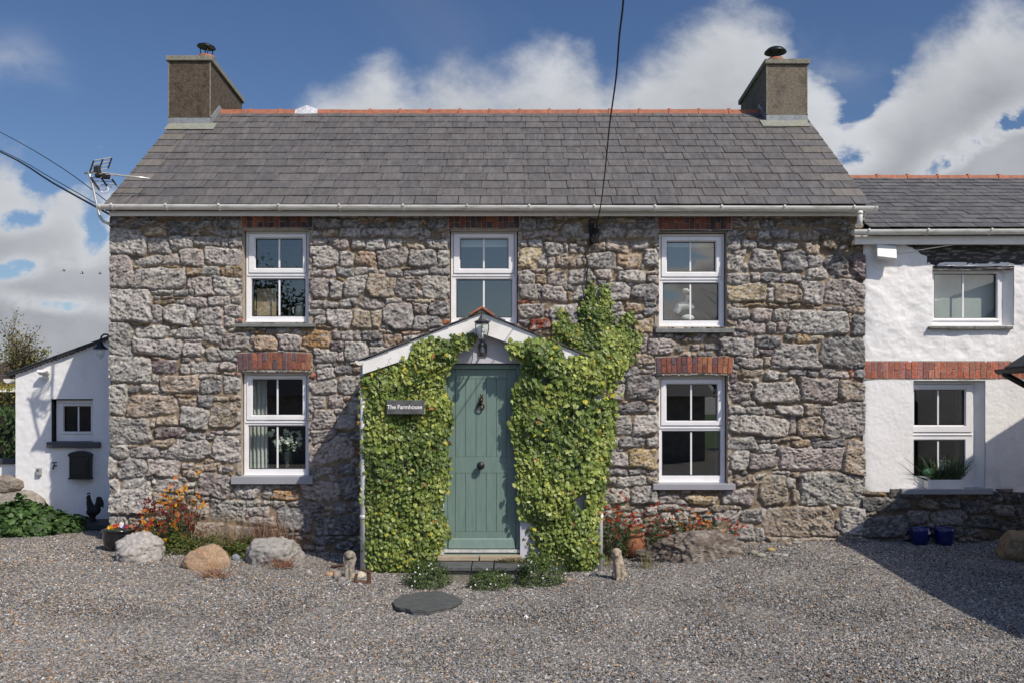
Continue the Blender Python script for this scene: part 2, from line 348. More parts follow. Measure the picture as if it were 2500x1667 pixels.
# ------------------------------------------------------------------ rubble masonry
PAL = dict(g=(.318, .298, .274), d=(.172, .167, .165), p=(.298, .260, .240), n=(.290, .238, .180), b=(.20, .145, .085), y=(.36, .30, .20), o=(.31, .225, .155),
           O=(.37, .225, .11), Y=(.36, .27, .15), r=(.27, .10, .06), R=(.21, .055, .025), q=(.150, .115, .118))
TILES = [((260, 520), .2296, "75,165,425,455g 425,160,620,250y 430,280,700,440g 650,170,870,250d 640,85,870,170d 250,55,530,145d 50,45,190,150d 540,80,650,150b 870,100,1110,170d 835,160,1040,250b 1115,175,1300,245g 1325,180,1475,250g 1185,45,1435,165d 1120,100,1185,170d 1000,40,1180,90d 660,250,910,390g 915,255,1200,350g 1205,265,1285,360g 1290,265,1470,365g 1050,370,1465,555g 780,385,1045,565p 595,440,785,560p 290,475,605,570g 75,465,280,790p 285,590,855,810g 830,575,1000,675b 1010,565,1210,665g 1270,570,1465,690b 1215,580,1265,670b 910,685,1160,885p 1130,665,1455,880g 860,690,910,810g 470,810,690,870g 695,815,870,885d 870,800,960,875d 65,805,475,1155g 495,885,575,930g 570,880,870,910b 500,920,710,970b 730,915,830,965g 820,880,1085,1015p 1085,890,1320,985g 1340,890,1455,975g 465,970,605,1180g 615,970,960,1210g 965,990,1235,1210g 1250,975,1455,1100g 1245,1085,1365,1210g 1375,1115,1455,1165r 60,1165,285,1510g 300,1200,650,1345g 655,1250,725,1315g 730,1225,1020,1345g 1025,1205,1260,1390g 265,1325,820,1510g 835,1345,1020,1385p 830,1385,1035,1515g 1215,1270,1568,1440p 1055,1440,1390,1560g 660,1205,785,1240b 380,1515,650,1550b 245,1160,390,1190b 280,565,380,605b 600,565,800,595b"),
 ((260, 860), .2296, "50,30,480,320g 490,75,750,220q 780,110,910,220g 865,90,1180,225g 1200,100,1395,180p 1360,195,1440,240r 1265,200,1355,230b 1245,235,1435,430g 980,290,1215,440d 570,235,980,430n 455,235,560,315g 955,235,1105,280g 1120,240,1240,295g 220,360,330,430d 345,335,560,415g 45,340,215,660g 240,455,755,670n 565,445,660,475g 670,440,870,485b 765,495,945,580n 960,450,1135,590d 1125,465,1290,520n 1305,465,1425,515o 780,585,1085,800g 1090,520,1415,800n 40,680,450,960g 450,705,515,790g 520,695,745,785n 490,800,850,920q 845,835,1050,925d 1065,855,1150,940g 1110,840,1230,875q 1245,825,1420,870g 475,915,740,1005n 645,930,1120,1140g 1130,880,1440,1160g 250,1000,570,1130g 575,1035,640,1110d 100,970,245,1160g 40,970,120,1320g 210,980,320,1020n 120,1130,430,1330g 420,1120,775,1330p 785,1180,905,1245p 920,1185,1195,1270n 1200,1200,1235,1280g 1240,1205,1350,1270d 1310,1260,1425,1330b 800,1250,970,1330n 965,1290,1330,1540p 30,1340,410,1568g 510,1350,830,1480g"),
 ((200, 1140), .2976, "225,100,580,390g 225,395,375,490g 385,390,600,590n 585,105,740,190g 585,200,700,300n 580,310,680,400g 945,290,1040,405g 1050,265,1345,440g 1255,140,1445,260g 1465,180,1545,260d 1550,180,1795,265O 1335,275,1465,335g 1490,280,1570,320g 1575,275,1675,330g 1350,330,1540,420g 1370,400,1600,480g 1615,320,1895,530d 1700,280,1830,345d 1810,120,2120,270p 1840,285,1990,365d 1910,380,1990,435d 1930,400,2265,560d 2050,290,2160,385d 2110,75,2290,265d 1915,10,2070,110d 1900,570,2060,640d 2080,600,2250,680d 600,420,900,560g 900,450,1150,600p 1160,480,1400,610g"),
 ((740, 520), .24235, "110,30,385,155d 390,40,540,135d 545,35,700,95o 735,30,870,95b 550,100,740,150d 740,100,870,180d 935,80,1160,160d 1165,80,1245,130o 1260,30,1460,160d 955,30,1070,60n 1080,30,1220,75d 360,145,590,240g 600,145,880,240g 885,160,1155,240g 1165,160,1300,235g 185,165,340,235y 80,165,180,230g 1370,165,1485,200o 1390,205,1480,255o 75,245,260,335g 245,255,445,355p 475,265,630,355g 635,265,830,395g 840,265,990,360g 995,275,1215,360y 1250,265,1480,365g 75,320,355,540g 355,380,490,545g 515,390,735,545o 745,365,1055,545p 1060,370,1340,545g 1340,370,1480,545g 70,570,320,650p 330,560,505,635d 500,560,750,620g 765,575,830,620p 835,570,1000,655d 1005,570,1260,635d 1270,550,1485,625d 980,550,1085,580b 255,640,405,670b 70,660,245,850p 245,680,380,855g 390,630,630,850g 635,615,945,860n 900,655,1200,860p 1205,625,1485,865g 1105,700,1200,800g 1005,640,1200,690n 70,885,345,970p 355,865,550,960d 575,860,835,970p 845,865,1000,915g 1045,865,1135,900g 1140,865,1320,905y 800,905,1115,1165g 1120,910,1260,1040p 1275,895,1480,1045d 65,975,220,1035g 115,1035,230,1145g 235,970,490,1160g 495,975,690,1155n 690,980,800,1160n 1115,1040,1405,1170g 1410,1080,1485,1120r 125,1160,480,1185b 10,1195,260,1355O 290,1175,370,1275p 370,1175,515,1285g 520,1175,590,1280p 590,1180,795,1285d 805,1205,985,1355o 975,1180,1190,1220o 260,1285,410,1400q 420,1285,660,1490g 680,1285,795,1340d 670,1350,850,1420g 995,1225,1200,1310g 105,1360,340,1510g 345,1390,415,1490p 130,1510,310,1568g 310,1505,480,1568g"),
 ((600, 760), .38265, "65,155,195,250o 200,150,360,255p 25,110,130,145b 135,105,290,145d 455,345,585,430g 560,325,695,400d 410,430,590,530g 595,405,735,540g 415,540,500,615g 520,540,620,615p 620,540,670,570o 675,545,735,570p 640,575,735,655g 415,625,570,750p 560,615,640,650g 575,655,710,755g 410,750,570,870p 640,770,735,835d 595,780,640,810d 410,800,680,960p 690,860,735,925r 440,995,565,1080g 590,980,690,1040d 700,995,735,1045d 400,1000,435,1040d 410,385,450,425r 0,140,60,230p"),
 ((1240, 520), .2551, "120,35,275,160d 275,50,435,160d 455,80,520,165b 520,100,715,235g 650,50,780,105b 925,45,1010,95d 1030,50,1210,95n 1215,50,1425,155d 1110,100,1200,155d 870,110,1100,150d 875,155,1125,245g 1130,160,1310,245n 1325,165,1440,240g 155,175,385,235p 390,175,485,235p 330,240,480,270y 100,255,190,325g 205,255,325,335g 350,280,520,415g 525,285,575,370g 590,280,670,370p 810,285,920,375n 925,275,1150,390n 1190,280,1335,345g 1300,350,1445,540g 100,335,360,535y 225,360,370,530g 365,420,445,530p 450,415,650,525n 660,430,760,530n 770,380,1025,545g 1045,395,1275,545o 1275,475,1440,540g 105,555,275,680g 270,590,385,680b 395,575,560,690p 580,550,820,690g 840,555,985,635p 840,640,940,700d 1045,550,1310,665g 1330,600,1445,670g 1310,555,1440,585o 945,640,1030,665b 100,680,320,825g 325,685,555,830p 290,760,340,820p 525,690,665,740d 565,745,630,840b 640,700,800,830g 810,715,930,830g 940,655,1175,845g 1185,675,1445,845d 1150,670,1245,710d 90,840,200,870r 200,840,250,870r 95,875,340,1005p 385,870,690,1085g 190,1015,405,1130R 95,1015,200,1070q 345,930,385,1010p 955,860,1110,950g 1140,870,1275,950o 1320,850,1440,895d 1280,905,1445,985d 1005,945,1200,1110g 1200,1005,1405,1140Y 700,1010,740,1120d 1340,1190,1600,1355p 1150,1350,1410,1455n 1090,1480,1255,1555d 1270,1500,1415,1550p 1250,1150,1330,1330p"),
 ((1480, 860), .30622, "150,185,415,375d 60,190,145,235g 45,245,140,375p 55,400,320,485d 330,415,415,485g 320,380,415,410n 35,500,200,650g 210,495,415,650g 35,670,100,750g 100,660,310,750d 330,670,410,755g 185,760,410,920Y 0,790,180,910g 0,925,155,980d 170,935,330,980d 340,935,410,980g 0,990,75,1050p 75,990,315,1065g 320,990,410,1045n 190,1065,405,1200g 0,1080,180,1200g 405,1135,580,1205p 625,1140,895,1210Y 205,1235,295,1300g 295,1220,400,1300g 300,1310,400,1360n 400,1210,640,1260p 560,1260,660,1370g 680,1230,850,1270n 800,1210,960,1270n 860,1260,1040,1375g 750,1290,850,1320d -60,1260,90,1420p 100,1310,290,1430g 420,1280,560,1400g"),
 ((1750, 520), .26148, "130,55,300,135q 345,70,410,150g 425,65,580,145d 630,60,830,120d 835,60,1170,110d 95,175,180,215g 175,170,265,215g 270,170,380,245o 385,165,500,245g 505,160,670,250d 685,165,775,250n 775,170,980,260n 975,190,1165,355b 95,265,220,345g 235,265,370,345g 365,275,510,320d 530,285,745,365g 815,270,970,385n 160,350,270,395g 95,380,260,545g 210,480,290,545g 310,340,575,545g 600,375,840,550d 840,390,1000,510g 830,510,1130,615g 1000,405,1240,610d 1265,380,1360,615q 100,565,290,665g 305,560,390,640p 395,560,595,655d 595,570,785,655g 100,655,450,835y 455,660,580,700g 450,715,530,845g 530,670,790,845n 775,640,1010,855g 1015,630,1360,860p 465,845,580,885b 250,850,450,880b 600,850,770,890b 95,885,305,995g 320,890,510,1015p 525,895,700,1005g 665,915,1225,1130g 1210,870,1300,930n 1310,870,1360,935n 1255,940,1360,1135d 1220,930,1255,1020n 175,995,450,1115p 465,1015,545,1115g 555,1010,655,1125p 350,1145,595,1255d 640,1120,740,1180d 745,1130,855,1205Y 865,1140,1120,1210n 5,1165,370,1340g 320,1250,395,1325g 395,1270,540,1330q 520,1220,960,1440g 970,1155,1360,1440d 160,1345,430,1440p 430,1340,520,1435n 1220,1455,1275,1525r 660,1455,850,1520d 855,1465,955,1520d 970,1455,1110,1515d 455,1470,575,1555g 575,1475,650,1535g 205,1445,430,1515n 1025,1480,1215,1545p 1290,1450,1360,1530d"),
 ((1750, 900), .28052, "100,60,155,150q 105,110,310,275p 305,195,350,270Y 315,105,715,290g 715,75,1065,285p 1060,110,1280,285n 100,305,250,395g 255,320,430,395g 435,345,520,395g 520,315,740,400p 745,305,900,410n 905,295,1280,590p 105,400,630,580g 610,410,685,560p 690,410,945,585n 105,590,340,700g 350,605,460,640g 355,645,530,720g 470,595,640,640n 650,605,800,675b 815,615,1110,700d 1110,610,1280,940n 105,705,280,870g 275,725,545,865p 475,725,530,780g 545,675,1105,875p 150,910,345,1005n 345,910,450,945g 370,920,620,1175n 600,940,690,1030g 500,895,650,935g 720,895,1280,1190g 50,1040,330,1180p 205,1215,430,1340g 120,1360,330,1490g 415,1200,1030,1470n 1085,1200,1290,1460g 1010,1310,1085,1420d 650,1040,740,1170n 0,1240,185,1360g 100,1200,200,1245n 330,1380,420,1500g 420,1460,1300,1560n")]
def traced_stones():
    out = []
    for (ox, oy), k, s in TILES:
        for w in s.split():
            c = w[-1]; a, b, d, e = [float(q) for q in w[:-1].split(',')]
            p, q = W(ox + a * k, oy + b * k, 0), W(ox + d * k, oy + e * k, 0)
            out.append([(p.x + q.x) / 2, (p.z + q.z) / 2, (q.x - p.x) / 2, (p.z - q.z) / 2, c])
    return out


def rubble(name, x0, x1, z0, z1, res, stones, holes, fill, seed, mat, parent, place, fillcols='bnngdnpngdd', tone=1.0, top=None, rand_stones=0, relief=1.0):
    """displaced stone wall on an x/z grid; place(x, h, z) -> world points"""
    rs = np.random.RandomState(seed); rnd = random.Random(seed)
    nx, nz = int((x1 - x0) / res) + 1, int((z1 - z0) / res) + 1
    xs, zs = np.linspace(x0, x1, nx), np.linspace(z0, z1, nz)
    X, Z = np.meshgrid(xs, zs)
    wx = X + .034 * fb2(X * 5 + 3, Z * 5, 2) + .009 * fb2(X * 24, Z * 24 + 5, 2)
    wz = Z + .026 * fb2(X * 5 + 40, Z * 5 + 9, 2) + .008 * fb2(X * 24 + 70, Z * 24, 2)
    B1 = np.full(X.shape, .2); B2 = np.full(X.shape, .2); ID = np.full(X.shape, -1)
    st = []
    def put(cx, cz, hx, hz, c, big=True):
        i = len(st); ang = rnd.uniform(-.10, .10)
        r = min(hx, hz) * rnd.uniform(.10, .34)
        st.append((cx, cz, hx, hz, c, rnd.random()))
        mg = .10
        a0, a1 = np.searchsorted(xs, cx - hx - mg), np.searchsorted(xs, cx + hx + mg)
        b0, b1 = np.searchsorted(zs, cz - hz - mg), np.searchsorted(zs, cz + hz + mg)
        if a1 <= a0 or b1 <= b0: return
        sl_ = (slice(b0, b1), slice(a0, a1))
        u, v = wx[sl_] - cx, wz[sl_] - cz
        u, v = u * math.cos(ang) + v * math.sin(ang), v * math.cos(ang) - u * math.sin(ang)
        v = v + u * rnd.uniform(-.09, .09); hx2 = hx * (1 + rnd.uniform(-.20, .20) * v / max(hz, .01)); 
        qx, qz = np.abs(u) - hx2 + r, np.abs(v) - hz + r
        d = np.hypot(np.maximum(qx, 0), np.maximum(qz, 0)) + np.minimum(np.maximum(qx, qz), 0) - r
        for _ in range(rnd.choice((2, 2, 3, 4))):
            sx, sz = rnd.choice((-1, 1)), rnd.choice((-1, 1)); th = rnd.uniform(.5, 1.15)
            nxn, nzn = math.cos(th) * sx, math.sin(th) * sz
            kk = abs(nxn) * hx + abs(nzn) * hz - rnd.uniform(.08, .46) * min(hx, hz)
            d = np.maximum(d, u * nxn + v * nzn - kk)
        o1, o2, oi = B1[sl_], B2[sl_], ID[sl_]
        lt = d < o1
        B2[sl_] = np.where(lt, o1, np.minimum(o2, d)); ID[sl_] = np.where(lt, i, oi); B1[sl_] = np.where(lt, d, o1)
    for s in stones:
        if s[0] - s[2] < x0 + .09: e_ = s[0] + s[2]; s[2] = (e_ - x0 + .08) / 2; s[0] = e_ - s[2]
        if s[0] + s[2] > x1 - .07: e_ = s[0] - s[2]; s[2] = (x1 + .08 - e_) / 2; s[0] = e_ + s[2]
        put(s[0], s[1], s[2] + .003, s[3] + .002, s[4])
    for _ in range(rand_stones):                          # random courses where nothing was placed
        j = rs.randint(X.size); b = B1.flat[j]
        if b > .05:
            hz = min(b + .01, rnd.uniform(.05, .13)); put(X.flat[j], Z.flat[j], min(b * 1.5 + .03, hz * rnd.uniform(1.0, 2.0)), hz, rnd.choice('ggggddppn'))
    for lim in (.026, .017):                         # thin packing slivers in what is left
        for _ in range(fill):
            j = rs.randint(X.size); b = B1.flat[j]
            if b > lim:
                hz = min(b + .004, .035); put(X.flat[j], Z.flat[j], hz * rnd.uniform(1.2, 3.2), hz, rnd.choice(fillcols), False)
    e = np.minimum(-B1, (B2 - B1) * .5 - .002)
    N = len(st); P = np.array([(s[0], s[1], s[2], s[3], s[5]) for s in st])
    pal = np.array([PAL[s[4]] for s in st]) * tone
    pal = pal * (1 + rs.uniform(-.18, .20, (N, 1))) * (1 + rs.uniform(-.018, .018, (N, 3)))
    idc = np.clip(ID, 0, None)
    ang = rs.uniform(-.55, .55, N)[idc]; off = rs.uniform(0, 90, N)[idc]; tx = rs.uniform(-.10, .10, N)[idc]; tz = rs.uniform(-.14, .14, N)[idc]
    ca, sa = np.cos(ang), np.sin(ang)
    lu, lv = X - P[idc, 0], Z - P[idc, 1]
    ru, rv = lu * ca + lv * sa + off, lv * ca - lu * sa + off * .7
    n1 = fb2(ru * 8, rv * 15, 3); n2 = fb2(ru * 30, rv * 48, 3); n3 = 1 - np.abs(fb2(ru * 11 + 4, rv * 20, 3)); n4 = fb2(ru * 70, rv * 95, 2)
    crack = np.clip((n3 - .93) / .07, 0, 1)
    thick = .012 + .030 * rs.rand(N)[idc] * np.clip(np.minimum(P[idc, 2], P[idc, 3]) / .08, .35, 1)
    ed = np.clip(e, 0, None)
    prof = 1 - np.exp(-ed / .0065)
    hs = thick + tx * lu + tz * lv + .019 * n1 + .015 * n2 + .006 * n4 - .026 * crack
    nm = fb2(X * 30, Z * 30, 3); nm2 = fb2(X * 6, Z * 6, 3)
    hm = -.021 + .007 * nm + .014 * nm2
    inside = e > 0
    H = np.where(inside, hm + (np.maximum(hs, hm + .012) - hm) * prof, hm) * relief
    # colours: each stone its own rock, with quartz streaks, iron stains and lichen
    c = pal[idc]
    gr = fb2(X * 85, Z * 85, 2)
    k = 1 + .46 * n2 + .20 * n1 + .62 * gr
    c = c * np.clip(k, .35, 1.9)[..., None]
    wq = np.clip((fb2(ru * 16 + 30, rv * 44, 4) - .12) / .22, 0, 1)[..., None]
    c = c * (1 - .55 * wq) + np.array((.50, .48, .46)) * tone * .55 * wq
    ir = np.clip((fb2(X * 3.1 + 9, Z * 3.1, 4) - .12) / .4, 0, 1)[..., None] * np.clip(.4 + n2, 0, 1)[..., None]
    c = c * (1 - .26 * ir) + np.array((.30, .20, .12)) * tone * .26 * ir
    li = np.clip((fb2(X * 12, Z * 12 + 50, 4) - .30) / .14, 0, 1)[..., None]
    c = c * (1 - .4 * li) + np.array((.46, .45, .41)) * tone * .4 * li
    dk = np.clip((fb2(X * 19 + 31, Z * 19 + 50, 4) - .24) / .15, 0, 1)[..., None]
    c = c * (1 - .6 * dk) + np.array((.055, .052, .052)) * .6 * dk
    mo = np.array((.215, .168, .118)) * tone * (1 + .25 * nm + .3 * nm2)[..., None]
    # colour changes at the joint line
    C = np.where((e > .0)[..., None], c, mo)
    keep = np.ones((nz - 1, nx - 1), bool)
    fx, fz = (xs[1:] + xs[:-1]) / 2, (zs[1:] + zs[:-1]) / 2
    for a0, a1, b0, b1 in holes: keep &= ~((fx[None] > a0) & (fx[None] < a1) & (fz[:, None] > b0) & (fz[:, None] < b1))
    if top is not None: keep &= fz[:, None] < top(fx)[None]
    idx = np.arange(nx * nz).reshape(nz, nx)
    q = np.stack([idx[:-1, :-1], idx[:-1, 1:], idx[1:, 1:], idx[1:, :-1]], -1)[keep]
    V = place(X.ravel(), H.ravel(), Z.ravel())
    return npmesh(name, V, q, mat, parent, C.reshape(-1, 3), smooth=True)


def heightwall(name, x0, x1, z0, z1, res, hfun, cfun, holes, mat, parent, place, top=None):
    nx, nz = int((x1 - x0) / res) + 1, int((z1 - z0) / res) + 1
    xs, zs = np.linspace(x0, x1, nx), np.linspace(z0, z1, nz)
    X, Z = np.meshgrid(xs, zs)
    fx, fz = (xs[1:] + xs[:-1]) / 2, (zs[1:] + zs[:-1]) / 2
    keep = np.ones((nz - 1, nx - 1), bool)
    for a0, a1, b0, b1 in holes: keep &= ~((fx[None] > a0) & (fx[None] < a1) & (fz[:, None] > b0) & (fz[:, None] < b1))
    if top is not None: keep &= fz[:, None] < top(fx)[None]
    idx = np.arange(nx * nz).reshape(nz, nx)
    q = np.stack([idx[:-1, :-1], idx[:-1, 1:], idx[1:, 1:], idx[1:, :-1]], -1)[keep]
    return npmesh(name, place(X.ravel(), hfun(X, Z).ravel(), Z.ravel()), q, mat, parent, cfun(X, Z).reshape(-1, 3), smooth=True)


def bricks(name, px0, px1, py0, py1, n, Y, parent, pal, seed, arch=0.0, pattern=True, split=.58, proud=.012, mort=(.33, .29, .24)):
    """soldier course of bricks: whole bricks alternating with two half bricks"""
    r = random.Random(seed)
    a, b = W(px0, py0, Y), W(px1, py1, Y)
    b1, b2 = MB(), MB()
    w = (b.x - a.x) / n; H = a.z - b.z; mid = (a.x + b.x) / 2
    for i in range(n):
        xc = a.x + (i + .5) * w; t = (xc - mid) / ((b.x - a.x) / 2)
        dz = arch * (1 - t * t); sk = t * arch * 1.2
        parts = [(0, 1)] if (not pattern or i % 2 == 0) else [(0, .52 - .04 * (i % 4 == 1)), (.52 - .04 * (i % 4 == 1), 1)]
        for p, q in parts:
            c = r.choice(pal); k = r.uniform(.75, 1.2)
            b1.cc = tuple(v * k for v in c)
            z0 = b.z + p * H + dz + .004; z1 = b.z + q * H + dz - .004; y = Y - proud - r.uniform(0, .006)
            x0, x1 = xc - w / 2 + .0045, xc + w / 2 - .0045
            s0, s1 = sk * (p - .5), sk * (q - .5)
            b1.add([(x0 + s0, y, z0), (x1 + s0, y, z0), (x1 + s1, y, z1), (x0 + s1, y, z1), (x0 + s0, Y + .08, z0), (x1 + s0, Y + .08, z0), (x1 + s1, Y + .08, z1), (x0 + s1, Y + .08, z1)],
                   [(0, 1, 2, 3), (7, 6, 5, 4), (0, 4, 5, 1), (1, 5, 6, 2), (2, 6, 7, 3), (3, 7, 4, 0)])
    o = b1.build(name, M('brick', rough=.85, var=.38, scale=34, bump=.006, bscale=90, attr=True), parent, bevel=.003, col=True)
    o['label'] = None or ''
    del o['label']
    b2.prism([(a.x - .012, Y - .004, b.z - .01), (b.x + .012, Y - .004, b.z - .01)] + [(mid + (b.x - a.x) / 2 * s + .012 * s, Y - .004, a.z + arch * (1 - s * s) + .008) for s in (1, .5, 0, -.5, -1)], (0, .1, 0))
    b2.build('mortar_joint', M('lintel_mortar', mort, .95, .25, 25, .004, 120), o)
    return o
# ------------------------------------------------------------------ materials
m_stone = M('rubble_stone', rough=.9, var=.14, scale=130, bump=.0035, bscale=170, attr=True, spec=.25)
m_upvc = M('white_upvc', (.79, .79, .80), .34, .05, 5, stain=(.60, .58, .53), stain_amt=.25, stain_scale=6)
m_glass = glass_mat('window_glass', .085)
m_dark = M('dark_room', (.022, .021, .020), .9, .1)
m_slate = M('roof_slate', rough=.60, var=.22, scale=16, bump=.003, bscale=60, attr=True, spec=.4, aniso=(1.6, .35, .35), stain=(.20, .195, .18), stain_amt=.42, stain_scale=7)
m_terra = M('terracotta', (.32, .112, .058), .75, .25, 14, .003, 60, stain=(.20, .10, .07), stain_amt=.35, stain_scale=6)
m_gut = M('gutter_plastic', (.76, .75, .70), .45, .08, 10, stain=(.24, .23, .14), stain_amt=.55, stain_scale=7, aniso=(.6, 3, 3))
m_fascia = M('fascia_board', (.80, .79, .76), .4, .06, 3, stain=(.40, .40, .36), stain_amt=.3, stain_scale=3)
m_chim = M('chimney_render', (.092, .068, .047), .95, .38, 22, .012, 50, stain=(.024, .019, .016), stain_amt=.9, stain_scale=13)
m_chim2 = M('chimney_render_grey', (.165, .138, .105), .95, .30, 30, .010, 55, stain=(.06, .052, .042), stain_amt=.7, stain_scale=7)
m_conc = M('weathered_concrete', (.21, .20, .16), .95, .3, 20, .006, 60, stain=(.10, .11, .06), stain_amt=.5, stain_scale=9)
m_lead = M('lead_flashing', (.22, .24, .26), .55, .2, 14, .004, 30, stain=(.30, .33, .26), stain_amt=.6, stain_scale=5)
m_leadg = M('stained_lead', (.235, .245, .205), .6, .2, 14, .004, 30, stain=(.30, .27, .13), stain_amt=.4, stain_scale=4)
m_black = M('black_metal', (.012, .012, .014), .42, .2, 20)
m_blackm = M('black_matt', (.010, .010, .010), .75, .2, 20)
m_slab = M('blue_slate_slab', (.082, .086, .088), .55, .30, 9, .006, 22, stain=(.20, .20, .19), stain_amt=.4, stain_scale=14, aniso=(1, 2.6, 1))
m_render = M('porch_render', (.50, .50, .54), .85, .06, 4, .004, 60)
m_white = M('white_paint', (.82, .81, .78), .55, .05, 4, .001, 70, stain=(.52, .50, .43), stain_amt=.28, stain_scale=5)
m_teal = M('sage_green_paint', (.148, .222, .192), .42, .10, 5, .0008, 120, aniso=(6, 6, 1), stain=(.20, .26, .23), stain_amt=.35, stain_scale=2.2)
m_sill = M('grey_painted_sill', (.30, .305, .33), .5, .05, 6)
m_slatesill = M('slate_sill', (.17, .18, .175), .7, .2, 18, .003, 40)
m_plaster = M('white_rough_plaster', rough=.85, var=.03, scale=25, bump=.003, bscale=70, attr=True, spec=.2)
m_reveal = M('reveal_mortar', (.36, .31, .25), .95, .22, 18, .008, 60)
m_wood = M('light_wood', (.46, .33, .19), .5, .12, 8, aniso=(8, 8, 1))
m_cloth = M('curtain_cloth', (.66, .66, .61), .9, .05, 10)
BR = [(.26, .085, .055), (.30, .11, .06), (.20, .075, .06), (.125, .075, .085), (.16, .085, .085), (.33, .14, .07)]
BRD = [(.18, .06, .04), (.085, .05, .05), (.05, .038, .045), (.24, .085, .05), (.12, .05, .04)]
BRR = [(.42, .125, .07), (.46, .15, .085), (.37, .12, .08), (.44, .17, .11), (.33, .13, .105)]

# ------------------------------------------------------------------ windows
def ring(mb, o, i, y0, y1):
    """rectangular frame (x0,x1,z0,z1) outer / inner with mitred corners, front y0 back y1"""
    O = [(o[0], o[2]), (o[1], o[2]), (o[1], o[3]), (o[0], o[3])]; I = [(i[0], i[2]), (i[1], i[2]), (i[1], i[3]), (i[0], i[3])]
    v = [(x, y, z) for y in (y0, y1) for L in (O, I) for x, z in L]
    f = []
    for k in range(4):
        j = (k + 1) % 4
        f += [(k, j, 4 + j, 4 + k), (8 + k, 12 + k, 12 + j, 8 + j), (k, 8 + k, 8 + j, j), (4 + k, 4 + j, 12 + j, 12 + k)]
    mb.add(v, f)
def rect(p, Y):
    a, b = W(p[0], p[1], Y), W(p[2], p[3], Y)
    return (a.x, b.x, b.z, a.z)
def window(root, fr, up, lo, barx, Y=.09, single=False, room=True):
    """frame, opening sash (>pane), panes, bars as one window part"""
    R = rect(fr, Y); Uo = rect(up, Y); Lo = rect(lo, Y) if lo else None
    f = MB()
    if lo:
        zt = (Uo[2] + Lo[3]) / 2 - .012
        s = .030                                          # outer frame visible strip round the opening sash
        ring(f, (R[0], R[1], R[2], zt), (Lo[0], Lo[1], Lo[2], Lo[3]), Y, Y + .07)
        ring(f, (R[0], R[1], zt, R[3]), (R[0] + s, R[1] - s, zt + .014, R[3] - s), Y, Y + .07)
        ring(f, (Lo[0], Lo[1], Lo[2], Lo[3]), (Lo[0] + .012, Lo[1] - .012, Lo[2] + .012, Lo[3] - .012), Y + .018, Y + .06)
        f.box(R[0], R[1], Y - .028, Y, R[2], R[2] + .022)
        f.box(R[0] + .02, R[1] - .02, Y - .012, Y, zt - .020, zt - .002)
    else:
        ring(f, R, (Uo[0] - .03, Uo[1] + .03, Uo[2] - .03, Uo[3] + .03), Y, Y + .07)
    w = f.build('window', m_upvc, root, bevel=.004)
    sash = MB(); m = .012 if lo else .0
    so = (R[0] + .034, R[1] - .034, (zt + .019) if lo else Uo[2] - .027, R[3] - .034) if lo else (Uo[0] - .027, Uo[1] + .027, Uo[2] - .027, Uo[3] + .027)
    ring(sash, so, Uo, Y - .014, Y + .05)
    ring(sash, Uo, (Uo[0] + .010, Uo[1] - .010, Uo[2] + .010, Uo[3] - .010), Y + .006, Y + .045)
    sash.build('sash', m_upvc, w, bevel=.005)
    bx = W(barx, 0, Y).x
    for g in ([Uo, Lo] if lo else [Uo]):
        MB().box(g[0], g[1], Y + .032, Y + .036, g[2], g[3]).build('pane', m_glass, w)
        MB().box(bx - .011, bx + .011, Y + .020, Y + .031, g[2] + .013, g[3] - .013).build('glazing_bar', m_upvc, w, bevel=.003)
        gk = MB(); ring(gk, (g[0] + .0105, g[1] - .0105, g[2] + .0105, g[3] - .0105), (g[0] + .016, g[1] - .016, g[2] + .016, g[3] - .016), Y + .012, Y + .031)
        gk.build('gasket', m_blackm, w)
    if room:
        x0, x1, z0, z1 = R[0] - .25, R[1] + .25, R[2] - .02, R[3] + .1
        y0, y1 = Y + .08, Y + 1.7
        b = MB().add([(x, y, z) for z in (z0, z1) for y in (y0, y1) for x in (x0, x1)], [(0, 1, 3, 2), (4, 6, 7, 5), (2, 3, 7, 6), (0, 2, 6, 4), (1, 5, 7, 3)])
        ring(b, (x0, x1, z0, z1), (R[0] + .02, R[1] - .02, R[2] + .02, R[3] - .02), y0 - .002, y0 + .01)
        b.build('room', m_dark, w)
    return R
def reveal(root, R, Y0, Y1, mat, name='reveal', ex=.012):
    x0, x1, z0, z1 = R[0] - ex, R[1] + ex, R[2] - ex, R[3] + ex
    b = MB()
    ring(b, (x0 - .05, x1 + .05, z0 - .05, z1 + .05), (x0, x1, z0, z1), Y0, Y1)
    return b.build(name, mat, root)
def sill(root, p, Y0, Y1, mat, drop=.012):
    a, b = W(p[0], p[1], Y0), W(p[2], p[3], Y0)
    s = MB().prism([(a.x, Y0, b.z), (a.x, Y1, b.z), (a.x, Y1, a.z + drop), (a.x, Y0, a.z)], (b.x - a.x, 0, 0))
    return s.build('sill', mat, root, bevel=.004)

